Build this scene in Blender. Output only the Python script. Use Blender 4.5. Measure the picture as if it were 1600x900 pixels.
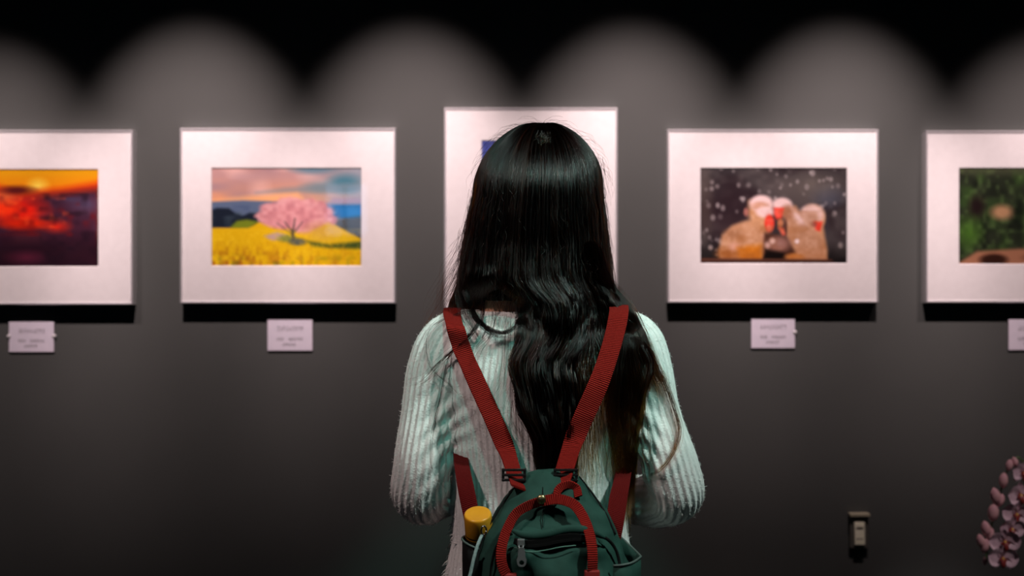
import bpy, bmesh, math, random
import numpy as np
from mathutils import Vector, Matrix
from mathutils.bvhtree import BVHTree

for o in list(bpy.data.objects):
    bpy.data.objects.remove(o)
S = bpy.context.scene
COL = S.collection
rng = np.random.default_rng(7)
random.seed(7)
PI = math.pi

# ------------------------------------------------------------------ camera
CAMY, CAMZ, FPX = -3.0, 1.34, 1800.0
cd = bpy.data.cameras.new('camera'); cam = bpy.data.objects.new('camera', cd); COL.objects.link(cam)
cam.location = (0, CAMY, CAMZ); cam.rotation_euler = (PI/2, 0, 0)
cd.sensor_width = 36.0; cd.lens = 36.0*FPX/1600
cd.dof.use_dof = True; cd.dof.focus_distance = 1.70; cd.dof.aperture_fstop = 3.4
S.camera = cam
# ------------------------------------------------------------------ view + world
vs = S.view_settings
vs.view_transform = 'Standard'; vs.look = 'None'; vs.gamma = 1; vs.use_curve_mapping = False
vs.exposure = 0.0
W = bpy.data.worlds.new('world'); S.world = W; W.use_nodes = True
W.node_tree.nodes['Background'].inputs[0].default_value = (0.010, 0.010, 0.011, 1)
W.node_tree.nodes['Background'].inputs[1].default_value = 0.1

def lamp_spot(name, loc, target, power, color, half_deg, blend, radius):
    l = bpy.data.lights.new(name, 'SPOT'); l.energy = power; l.color = color
    l.spot_size = math.radians(half_deg*2); l.spot_blend = blend; l.shadow_soft_size = radius
    o = bpy.data.objects.new(name, l); COL.objects.link(o); o.location = loc
    d = Vector(target)-Vector(loc); o.rotation_euler = d.to_track_quat('-Z', 'Y').to_euler()
    return o

# picture spots on a track close to the wall: (x, aim z, power)
LAMP_Y, LAMP_Z = -0.80, 2.62
WALL_SPOTS = [(-1.95, 1.62, 1.0), (-1.36, 1.53, 0.8), (-0.825, 1.62, 1.0), (-0.262, 1.61, 1.0),
              (0.312, 1.615, 1.0), (0.855, 1.615, 1.0), (1.40, 1.56, 0.8), (1.95, 1.60, 0.9)]
for (x, az, p) in WALL_SPOTS:
    lamp_spot('spot_lamp', (x, LAMP_Y+0.03, LAMP_Z-0.03), (x, 0, az-.085), 134.0*p, (1.0, 0.755, 0.76), 19.2, 1.0, 0.022)
# ceiling spots over the visitor: a cool one behind her right shoulder, a softer neutral one from the left
ROOM_SPOTS = [((0.95, -2.15, 2.68), (0.10, -1.2, 1.12), 118.0, (0.80, 1.0, 0.93), 13.8),
              ((-0.85, -2.3, 2.68), (0.0, -1.2, 1.10), 60.0, (1.0, 0.78, 0.75), 13.5),
              ((0.12, -2.50, 2.68), (0.05, -1.2, 1.38), 40.0, (0.28, 1.0, 0.82), 10.5),
              ((1.40, -1.75, 2.68), (1.14, -0.45, 0.76), 62.0, (1.0, 0.88, 0.88), 7)]
for (lc, tg, p, c, ha) in ROOM_SPOTS:
    lamp_spot('spot_lamp', Vector(lc)+(Vector(tg)-Vector(lc)).normalized()*0.05, tg, p, c, ha, 0.5, 0.05)

# ------------------------------------------------------------------ helpers
def srgb(r, g, b):
    f = lambda c: (c/255/12.92) if c/255 <= 0.04045 else ((c/255+0.055)/1.055)**2.4
    return (f(r), f(g), f(b), 1.0)

def WP(px, py, y):
    """photo pixel seen at world depth plane y -> world point"""
    d = y-CAMY
    return Vector(((px-800)/FPX*d, y, CAMZ+(450-py)/FPX*d))

def mat(name, color=(0.5, 0.5, 0.5, 1), rough=0.6, metal=0.0, spec=0.5, sheen=0.0):
    m = bpy.data.materials.new(name); m.use_nodes = True
    b = m.node_tree.nodes['Principled BSDF']
    b.inputs['Base Color'].default_value = color
    b.inputs['Roughness'].default_value = rough
    b.inputs['Metallic'].default_value = metal
    b.inputs['Specular IOR Level'].default_value = spec
    b.inputs['Sheen Weight'].default_value = sheen
    return m

def NT(m): return m.node_tree.nodes, m.node_tree.links, m.node_tree.nodes['Principled BSDF']

def noise_mat(name, c1, c2, scale, rough=0.6, bump=0.0, bscale=None, metal=0, spec=0.5, dist=0.001, sheen=0.0):
    m = mat(name, c1, rough, metal, spec, sheen); n, l, b = NT(m)
    tc = n.new('ShaderNodeTexCoord')
    no = n.new('ShaderNodeTexNoise'); no.inputs['Scale'].default_value = scale; no.inputs['Detail'].default_value = 5
    l.new(tc.outputs['Object'], no.inputs['Vector'])
    r = n.new('ShaderNodeValToRGB'); r.color_ramp.elements[0].color = c1; r.color_ramp.elements[1].color = c2
    r.color_ramp.elements[0].position = 0.35; r.color_ramp.elements[1].position = 0.65
    l.new(no.outputs['Fac'], r.inputs[0]); l.new(r.outputs[0], b.inputs['Base Color'])
    if bump:
        n2 = n.new('ShaderNodeTexNoise'); n2.inputs['Scale'].default_value = bscale or scale*4
        l.new(tc.outputs['Object'], n2.inputs['Vector'])
        bp = n.new('ShaderNodeBump'); bp.inputs['Strength'].default_value = bump; bp.inputs['Distance'].default_value = dist
        l.new(n2.outputs['Fac'], bp.inputs['Height']); l.new(bp.outputs[0], b.inputs['Normal'])
    return m

def link(name, me, m=None, parent=None, smooth=False):
    o = bpy.data.objects.new(name, me); COL.objects.link(o)
    if m is not None and len(me.materials) == 0: me.materials.append(m)
    if smooth and isinstance(me, bpy.types.Mesh) and len(me.polygons):
        me.polygons.foreach_set('use_smooth', np.ones(len(me.polygons), dtype=bool))
    if parent is not None:
        o.parent = parent; o.matrix_parent_inverse = parent.matrix_world.inverted()
    return o

def bm_obj(name, bm, m, parent=None, smooth=False):
    me = bpy.data.meshes.new(name); bmesh.ops.recalc_face_normals(bm, faces=bm.faces)
    bm.to_mesh(me); bm.free()
    return link(name, me, m, parent, smooth)

def empty(name, loc):
    o = bpy.data.objects.new(name, None); COL.objects.link(o)
    o.matrix_world = Matrix.Translation(loc); o.location = loc; o.empty_display_size = 0.05
    return o

def tag(o, label, cat, group=None):
    o['label'] = label; o['category'] = cat
    if group: o['group'] = group
    return o

def struct(o): o['kind'] = 'structure'; return o

def box(bm, x0, x1, y0, y1, z0, z1, bev=0.0):
    r = bmesh.ops.create_cube(bm, size=1.0)
    for v in r['verts']:
        v.co = Vector(((x0+x1)/2+v.co.x*(x1-x0), (y0+y1)/2+v.co.y*(y1-y0), (z0+z1)/2+v.co.z*(z1-z0)))
    if bev:
        es = list({e for v in r['verts'] for e in v.link_edges})
        bmesh.ops.bevel(bm, geom=es, offset=bev, segments=2, affect='EDGES', profile=0.5)
    return r

def catmull(P, n):
    P = np.asarray(P, float)
    if len(P) == 2:
        t = np.linspace(0, 1, n)[:, None]; return P[0]*(1-t)+P[1]*t
    Q = np.vstack([2*P[0]-P[1], P, 2*P[-1]-P[-2]])
    out = []
    for t in np.linspace(0, len(P)-1-1e-9, n):
        i = int(t); f = t-i; a, b, c, d = Q[i], Q[i+1], Q[i+2], Q[i+3]
        out.append(0.5*((2*b)+(-a+c)*f+(2*a-5*b+4*c-d)*f*f+(-a+3*b-3*c+d)*f**3))
    return np.array(out)

def rings_mesh(bm, rings, cap0=True, cap1=True, closed=True):
    vs_ = [[bm.verts.new(p) for p in r] for r in rings]
    n = len(rings[0])
    for a, b in zip(vs_[:-1], vs_[1:]):
        for i in range(n if closed else n-1):
            j = (i+1) % n
            bm.faces.new((a[i], a[j], b[j], b[i]))
    if cap0: bm.faces.new(vs_[0][::-1])
    if cap1: bm.faces.new(vs_[-1])
    return vs_

def tube(bm, pts, rad, seg=12, n=None, squash=1.0, up=None):
    pts = np.asarray(pts, float)
    rad = np.atleast_1d(np.asarray(rad, float))
    if len(rad) == 1: rad = np.repeat(rad, len(pts))
    if n:
        rad = catmull(np.c_[rad, rad], n)[:, 0]; pts = catmull(pts, n)
    T = np.gradient(pts, axis=0); T /= np.linalg.norm(T, axis=1)[:, None]+1e-12
    ref = np.array(up if up is not None else ((0, 0, 1) if abs(T[0][2]) < 0.9 else (1, 0, 0)), float)
    rings = []
    u = ref-T[0]*ref.dot(T[0]); u /= np.linalg.norm(u)
    for p, t, r in zip(pts, T, rad):
        u = u-t*u.dot(t); u /= np.linalg.norm(u); v = np.cross(t, u)
        rings.append([Vector(p+r*(math.cos(a)*u+squash*math.sin(a)*v)) for a in np.linspace(0, 2*PI, seg, endpoint=False)])
    rings_mesh(bm, rings)

def lathe(bm, prof, seg=32, M=Matrix.Identity(4), cap0=True, cap1=True):
    rings = [[M @ Vector((r*math.cos(a), r*math.sin(a), z)) for a in np.linspace(0, 2*PI, seg, endpoint=False)] for r, z in prof]
    rings_mesh(bm, rings, cap0, cap1)

def ribbon(name, pts, wdirs, width, thick, m, parent, n=60):
    n = int(n*1.6)
    """webbing band: pts centreline, wdirs width direction per control point, UV along the length"""
    P = catmull(pts, n); Wd = catmull(wdirs, n)
    wd = catmull([[w, w] for w in (width if hasattr(width, '__len__') else [width]*len(pts))], n)[:, 0]
    T = np.gradient(P, axis=0); T /= np.linalg.norm(T, axis=1)[:, None]
    Wd = Wd-T*(Wd*T).sum(1)[:, None]; Wd /= np.linalg.norm(Wd, axis=1)[:, None]
    N = np.cross(T, Wd)
    L = np.r_[0, np.cumsum(np.linalg.norm(np.diff(P, axis=0), axis=1))]
    bm = bmesh.new(); uvl = bm.loops.layers.uv.new('UVMap'); info = {}
    rings = []
    for i in range(n):
        r = []
        for (a, b) in ((-1, -.55), (-.9, -1), (0, -1), (.9, -1), (1, -.55), (1, .55), (.9, 1), (0, 1), (-.9, 1), (-1, .55)):
            v = bm.verts.new(Vector(P[i]+Wd[i]*a*wd[i]/2+N[i]*b*thick/2)); info[v] = (a*wd[i]/2, L[i]); r.append(v)
        rings.append(r)
    k = len(rings[0])
    for a, b in zip(rings[:-1], rings[1:]):
        for i in range(k):
            bm.faces.new((a[i], a[(i+1) % k], b[(i+1) % k], b[i]))
    bm.faces.new(rings[0][::-1]); bm.faces.new(rings[-1])
    for f in bm.faces:
        for lp in f.loops: lp[uvl].uv = info[lp.vert]
    return bm_obj(name, bm, m, parent, False)

def remeshed(bm, voxel, smooth_it=3, fac=0.5):
    me = bpy.data.meshes.new('tmp'); bmesh.ops.recalc_face_normals(bm, faces=bm.faces)
    bm.to_mesh(me); bm.free()
    o = bpy.data.objects.new('tmp', me); COL.objects.link(o)
    r = o.modifiers.new('r', 'REMESH'); r.mode = 'VOXEL'; r.voxel_size = voxel; r.adaptivity = 0
    if smooth_it:
        s = o.modifiers.new('s', 'SMOOTH'); s.factor = fac; s.iterations = smooth_it
    bpy.context.view_layer.update()
    dg = bpy.context.evaluated_depsgraph_get()
    me2 = bpy.data.meshes.new_from_object(o.evaluated_get(dg))
    bpy.data.objects.remove(o); bpy.data.meshes.remove(me)
    return me2

def vnoise(shape, cell, seed):
    """smooth value noise on an h x w canvas"""
    h, w = shape; r = np.random.default_rng(seed)
    gh, gw = int(h/cell[1])+3, int(w/cell[0])+3
    g = r.random((gh, gw))
    yy = np.arange(h)/cell[1]; xx = np.arange(w)/cell[0]
    y0 = yy.astype(int); x0 = xx.astype(int); fy = yy-y0; fx = xx-x0
    fy = fy*fy*(3-2*fy); fx = fx*fx*(3-2*fx)
    a = g[np.ix_(y0, x0)]; b = g[np.ix_(y0, x0+1)]; c = g[np.ix_(y0+1, x0)]; d = g[np.ix_(y0+1, x0+1)]
    fx = fx[None, :]; fy = fy[:, None]
    return (a*(1-fx)+b*fx)*(1-fy)+(c*(1-fx)+d*fx)*fy

# ------------------------------------------------------------------ materials
M = {}
M['wall'] = noise_mat('charcoal_wall_paint', (0.064, 0.071, 0.066, 1), (0.071, 0.078, 0.073, 1), 3.0, 0.72, 0.05, 300, spec=0.25, dist=0.0004)
M['ceil'] = noise_mat('black_ceiling_paint', (0.012, 0.012, 0.012, 1), (0.016, 0.016, 0.016, 1), 4, 0.9)
M['floor'] = noise_mat('dark_carpet', (0.02, 0.02, 0.021, 1), (0.035, 0.034, 0.034, 1), 120, 0.95, 0.3, 600)
M['alu'] = noise_mat('polished_aluminium', (0.84, 0.85, 0.86, 1), (0.88, 0.89, 0.89, 1), 30, 0.33, metal=0.65)
M['matboard'] = noise_mat('white_mat_board', (0.80, 0.79, 0.78, 1), (0.83, 0.82, 0.81, 1), 60, 0.85, 0.03, 800)
M['backing'] = mat('black_backing', (0.01, 0.01, 0.01, 1), 0.8)
M['black'] = noise_mat('black_metal', (0.012, 0.012, 0.012, 1), (0.02, 0.02, 0.02, 1), 40, 0.45)
M['card'] = noise_mat('white_card', (0.66, 0.64, 0.72, 1), (0.70, 0.67, 0.75, 1), 60, 0.6)
M['ink'] = mat('grey_ink', (0.22, 0.21, 0.23, 1), 0.8)
M['tab'] = mat('clear_tape', (0.55, 0.56, 0.56, 1), 0.15)
M['print'] = mat('photographic_print', (1, 1, 1, 1), 0.35, spec=0.3)
n, l, b = NT(M['print']); a = n.new('ShaderNodeAttribute'); a.attribute_name = 'picture'; l.new(a.outputs['Color'], b.inputs['Base Color'])
# picture glass: clear sheet with a fresnel reflection
g = bpy.data.materials.new('picture_glass'); g.use_nodes = True; n = g.node_tree.nodes; l = g.node_tree.links
n.remove(n['Principled BSDF']); tr = n.new('ShaderNodeBsdfTransparent'); tr.inputs[0].default_value = (0.985, 0.99, 0.988, 1)
gl = n.new('ShaderNodeBsdfGlossy'); gl.inputs['Roughness'].default_value = 0.02
fr = n.new('ShaderNodeFresnel'); bf = n.new('ShaderNodeNewGeometry'); io = n.new('ShaderNodeMapRange'); io.inputs[3].default_value = 1.5; io.inputs[4].default_value = 1/1.5
l.new(bf.outputs['Backfacing'], io.inputs[0]); l.new(io.outputs[0], fr.inputs[0]); mx = n.new('ShaderNodeMixShader')
l.new(fr.outputs[0], mx.inputs[0]); l.new(tr.outputs[0], mx.inputs[1]); l.new(gl.outputs[0], mx.inputs[2])
l.new(mx.outputs[0], n['Material Output'].inputs[0]); M['glass'] = g

# ------------------------------------------------------------------ room
def wall_obj(name, x0, x1, y0, y1, z0, z1, m):
    bm = bmesh.new(); box(bm, x0, x1, y0, y1, z0, z1); return struct(bm_obj(name, bm, m))
RX, RY, RZ = 3.2, -6.0, 2.8
wall_obj('wall_back', -RX, RX, 0, 0.12, 0, RZ, M['wall'])
wall_obj('wall_left', -RX-0.12, -RX, RY, 0.12, 0, RZ, M['wall'])
wall_obj('wall_right', RX, RX+0.12, RY, 0.12, 0, RZ, M['wall'])
wall_obj('floor', -RX-.12, RX+.12, RY-.12, 0.12, -0.1, 0, M['floor'])
wall_obj('ceiling', -RX-.12, RX+.12, RY-.12, 0.12, RZ, RZ+0.1, M['ceil'])
# wall behind the viewer, with a small window opening that shows up as a reflection in the glass
wx0, wx1, wz0, wz1 = -1.48, -1.10, 1.72, 2.18
bm = bmesh.new()
box(bm, -RX, wx0, RY-.12, RY, 0, RZ); box(bm, wx1, RX, RY-.12, RY, 0, RZ)
box(bm, wx0, wx1, RY-.12, RY, 0, wz0); box(bm, wx0, wx1, RY-.12, RY, wz1, RZ)
struct(bm_obj('wall_front', bm, M['wall']))
win = struct(empty('window_1', (-(-wx0-wx1)/2, RY-0.05, wz0)))
bm = bmesh.new()
for (x0, x1, z0, z1) in ((wx0, wx0+.03, wz0, wz1), (wx1-.03, wx1, wz0, wz1), (wx0, wx1, wz0, wz0+.03), (wx0, wx1, wz1-.03, wz1),
                         (-1.315, -1.295, wz0, wz1)):
    box(bm, x0, x1, RY-.08, RY-.02, z0, z1)
bm_obj('window_frame', bm, M['black'], win)
sky = bpy.data.materials.new('evening_window_light'); sky.use_nodes = True; n = sky.node_tree.nodes
n.remove(n['Principled BSDF']); e = n.new('ShaderNodeEmission'); e.inputs[0].default_value = (0.30, 0.60, 1, 1); e.inputs[1].default_value = 3.2
sky.node_tree.links.new(e.outputs[0], n['Material Output'].inputs[0])
for (x0, x1) in ((wx0+.03, -1.315), (-1.295, wx1-.03)):
    bm = bmesh.new(); box(bm, x0, x1, RY-.055, RY-.045, wz0+.03, wz1-.03); bm_obj('pane', bm, sky, win)
for nm, (x0, x1, y0, y1) in {'baseboard_back': (-RX, RX, -0.012, 0), 'baseboard_left': (-RX, -RX+.012, RY, -0.012), 'baseboard_right': (RX-.012, RX, RY, -0.012)}.items():
    wall_obj(nm, x0, x1, y0, y1, 0, 0.08, M['black'])

# ------------------------------------------------------------------ track and spotlight cans (above the frame)
def track(name, label, x0, x1, y):
    t = empty(name, ((x0+x1)/2, y, RZ)); tag(t, label, 'track')
    bm = bmesh.new(); box(bm, x0, x1, y-.018, y+.018, RZ-.03, RZ, .003); bm_obj('rail', bm, M['black'], t)
    for x in (x0+.2, (x0+x1)/2, x1-.2):
        bm = bmesh.new(); box(bm, x-.02, x+.02, y-.022, y+.022, RZ-.034, RZ-.0005, .002); bm_obj('clip', bm, M['black'], t)
track('lighting_track', 'black ceiling lighting track along the picture wall', -2.3, 2.3, LAMP_Y-0.03)
track('lighting_track', 'black ceiling lighting track above the visitor', -1.4, 2.1, -2.45)

def spotlight(loc, target, label, grp, track_y):
    loc = Vector(loc); d = (Vector(target)-loc).normalized()
    t = empty('track_spotlight', loc); tag(t, label, 'spotlight', grp)
    Mx = Matrix.Translation(loc) @ d.to_track_quat('Z', 'Y').to_matrix().to_4x4()
    bm = bmesh.new(); lathe(bm, [(.012, -.115), (.036, -.112), (.038, -.10), (.038, .0), (.034, .0), (.033, -.03), (.02, -.05)], 24, Mx)
    bm_obj('lamp_head', bm, M['black'], t, True)
    bm = bmesh.new(); top = Vector((loc.x, track_y, RZ-.031)); back = loc-d*.06
    tube(bm, [back, back.lerp(Vector((back.x, back.y, RZ-.06)), .6), Vector((back.x, back.y, RZ-.035))], .008, 8)
    box(bm, back.x-.02, back.x+.02, min(back.y, track_y)-.015, max(back.y, track_y)+.015, RZ-.05, RZ-.031)
    bm_obj('stem', bm, M['black'], t)
for i, (x, az, p) in enumerate(WALL_SPOTS):
    spotlight((x, LAMP_Y, LAMP_Z), (x, 0, az), 'black track spotlight, %s from the left on the rail along the picture wall' % ('first', 'second', 'third', 'fourth', 'fifth', 'sixth', 'seventh', 'eighth')[i], 'spotlights washing the picture wall', LAMP_Y-.03)
for (lc, tg, p, c, ha), wh in zip(ROOM_SPOTS, ('right of centre on the rail above the visitor', 'leftmost on the rail above the visitor', 'over the camera, behind the visitor', 'rightmost, aimed at the orchid')):
    spotlight((lc[0], lc[1], lc[2]-.02), tg, 'black track spotlight '+wh, 'spotlights over the visitor', -2.45)

# ------------------------------------------------------------------ painted prints
class Canvas:
    def __init__(s, w, h):
        s.w, s.h = w, h
        s.X, s.Y = np.meshgrid(np.linspace(0, 1, w), np.linspace(0, 1, h))
        s.asp = 1.53 if w > h else 0.654
        s.C = np.zeros((h, w, 3))
    def mix(s, m, col):
        col = np.array(col, float) if np.ndim(col) == 1 else col
        m = np.clip(m, 0, 1)[..., None]; s.C = s.C*(1-m)+col*m
    def ell(s, cx, cy, rx, ry, col, soft=0.15, rot=0, op=1.0):
        dx = (s.X-cx)*s.asp; dy = s.Y-cy; rx = rx*s.asp; c, n_ = math.cos(rot), math.sin(rot)
        u = (dx*c+dy*n_)/rx; v = (-dx*n_+dy*c)/ry
        r = np.sqrt(u*u+v*v); s.mix(np.clip((1+soft-r)/(2*soft), 0, 1)*op, col)
    def poly(s, pts, col, soft=0.01, op=1.0):
        P = np.array(pts, float)*[s.asp, 1]; x = s.X*s.asp; y = s.Y
        ins = np.zeros(x.shape, bool); D = np.full(x.shape, 1e9)
        for i in range(len(P)):
            a, b_ = P[i], P[(i+1) % len(P)]
            e = b_-a; t = np.clip(((x-a[0])*e[0]+(y-a[1])*e[1])/(e@e+1e-12), 0, 1)
            D = np.minimum(D, np.hypot(x-a[0]-t*e[0], y-a[1]-t*e[1]))
            c1 = (a[1] > y) != (b_[1] > y)
            ins ^= c1 & (x < (b_[0]-a[0])*(y-a[1])/((b_[1]-a[1]) or 1e-9)+a[0])
        s.mix(np.clip(np.where(ins, D, -D)/(2*soft)+.5, 0, 1)*op, col)
    def n(s, cx, cy, seed): return vnoise((s.h, s.w), (s.w*cx, s.h*cy), seed)
    def lin(s):
        c = np.clip(s.C, 0, 255)/255
        return np.where(c <= 0.04045, c/12.92, ((c+0.055)/1.055)**2.4)

def paint_cherry():
    c = Canvas(236, 154); Z = lambda x, y: ((x-45)/1180, (y-60)/770)
    c.C[:] = (190, 150, 145)
    c.mix(np.clip((c.Y-.1)/.22, 0, 1), (224, 160, 122))
    c.mix((c.n(.16, .09, 1)-.45)*1.8*(c.Y < .3), (232, 190, 180)); c.mix((c.n(.2, .1, 2)-.5)*1.6, (160, 135, 145))
    c.mix(np.clip((c.X-.55)*2.5, 0, 1)*.7, (140, 165, 180))
    c.ell(.68, .02, .14, .05, (110, 140, 155), .5); c.ell(.88, .17, .10, .085, (62, 128, 148), .5, op=.85); c.ell(.72, .21, .1, .05, (100, 140, 150), .6, op=.7)
    c.poly([Z(400, 262), Z(620, 225), Z(1225, 180), Z(1225, 230), Z(700, 260)], (125, 140, 145), .03, .8)
    c.poly([Z(45, 320), Z(350, 285), Z(720, 262), Z(760, 300), Z(500, 330), Z(45, 330)], (250, 190, 128), .03, .9)
    c.poly([Z(45, 330), Z(300, 318), Z(640, 330), Z(700, 440), Z(45, 480)], (92, 112, 140), .012)
    c.mix((c.Y > .38)*(c.Y < .5)*(c.X < .4)*(c.n(.04, .03, 5)-.4)*.6, (60, 80, 120))
    c.poly([Z(940, 345), Z(1225, 345), Z(1225, 470), Z(940, 450)], (20, 104, 170), .02); c.ell(.93, .45, .08, .05, (40, 140, 210), .6, op=.7)
    c.poly([Z(990, 300), Z(1225, 300), Z(1225, 345), Z(960, 345)], (165, 150, 175), .02, .8)
    dk = (24, 34, 48)
    c.poly([Z(45, 400), Z(95, 375), Z(190, 378), Z(240, 415), Z(300, 435), Z(350, 412), Z(410, 420), Z(440, 470), Z(400, 520), Z(230, 530), Z(45, 530)], dk, .012)
    c.mix((c.X < .33)*(c.Y > .45)*(c.Y < .6)*(c.n(.06, .05, 8)-.55)*1.2, (70, 90, 100))
    c.poly([Z(205, 520), Z(250, 475), Z(330, 465), Z(420, 480), Z(340, 535), Z(210, 535)], (120, 140, 32), .015)
    c.poly([Z(980, 470), Z(1225, 440), Z(1225, 660), Z(1000, 560)], (84, 84, 80), .02); c.mix((c.X > .8)*(c.Y > .5)*(c.Y < .7)*(c.n(.06, .04, 9)-.4), (50, 60, 55))
    ye = (228, 188, 14)
    c.poly([Z(45, 530), Z(340, 530), Z(420, 485), Z(620, 530), Z(760, 520), Z(960, 480), Z(1225, 620), Z(1225, 832), Z(45, 832)], ye, .012)
    c.mix((c.Y > .62)*(c.n(.15, .06, 11)-.4)*1.0, (240, 205, 30))
    pk = (216, 150, 152)
    for (x, y, rx, ry) in ((520, 440, 95, 75), (620, 400, 130, 75), (740, 420, 130, 90), (850, 420, 110, 90), (880, 480, 110, 60), (600, 480, 110, 60), (760, 500, 110, 70), (950, 470, 70, 50)):
        c.ell(*Z(x, y), rx/1180, ry/770, pk, .25)
    rr = np.random.default_rng(5)
    for k in range(120):
        a_ = rr.uniform(PI*.95, PI*2.1); q_ = rr.uniform(.75, 1.08); c.ell(.56+.23*q_*math.cos(a_), .50+.165*q_*math.sin(a_), rr.uniform(.008, .03), rr.uniform(.012, .035), pk if k % 3 else (226, 170, 170), .6, op=.7)
    pm = (c.n(.03, .035, 14)-.5)*(((c.X-.58)/.27)**2+((c.Y-.48)/.17)**2 < 1)
    c.mix(pm*1.1, (176, 110, 118)); c.mix(-pm*1.1, (236, 182, 182))
    c.poly([Z(800, 620), Z(860, 540), Z(960, 490), Z(1080, 560), Z(1200, 620), Z(1190, 650)], (226, 192, 26), .02); c.ell(*Z(900, 560), .09, .08, (200, 160, 90), .7, op=.6)
    c.poly([Z(460, 590), Z(560, 560), Z(640, 580), Z(600, 620), Z(520, 625)], (190, 165, 150), .015)
    c.ell(*Z(640, 610), .06, .035, (130, 140, 60), .4)
    for (a, b_, w_) in (((690, 640), (680, 540), 16), ((680, 560), (620, 480), 8), ((685, 560), (700, 455), 8), ((690, 570), (760, 480), 7), ((680, 580), (560, 490), 5)):
        p, q = Z(*a), Z(*b_); w_ = w_/1180
        c.poly([(p[0]-w_, p[1]), (p[0]+w_, p[1]), (q[0]+w_*.5, q[1]), (q[0]-w_*.5, q[1])], (70, 66, 62), .008, .85)
    c.ell(*Z(720, 635), .055, .035, (88, 96, 84), .4)
    c.poly([Z(800, 630), Z(960, 655), Z(1225, 630), Z(1225, 690), Z(960, 680), Z(830, 665)], (62, 84, 34), .02)
    c.mix(np.clip((c.Y-.72)*4, 0, 1)*np.clip(c.n(.022, .05, 21)-.38, 0, 1)*2.0*np.clip(1.3-c.X, .4, 1), (176, 110, 22))
    c.mix(np.clip((c.Y-.85)*6, 0, 1)*np.clip(c.n(.03, .05, 22)-.45, 0, 1)*2.0, (120, 122, 30))
    c.mix(np.clip(c.n(.01, .015, 24)-.6, 0, 1)*1.2*(c.Y > .64), (250, 220, 60))
    return c

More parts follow.
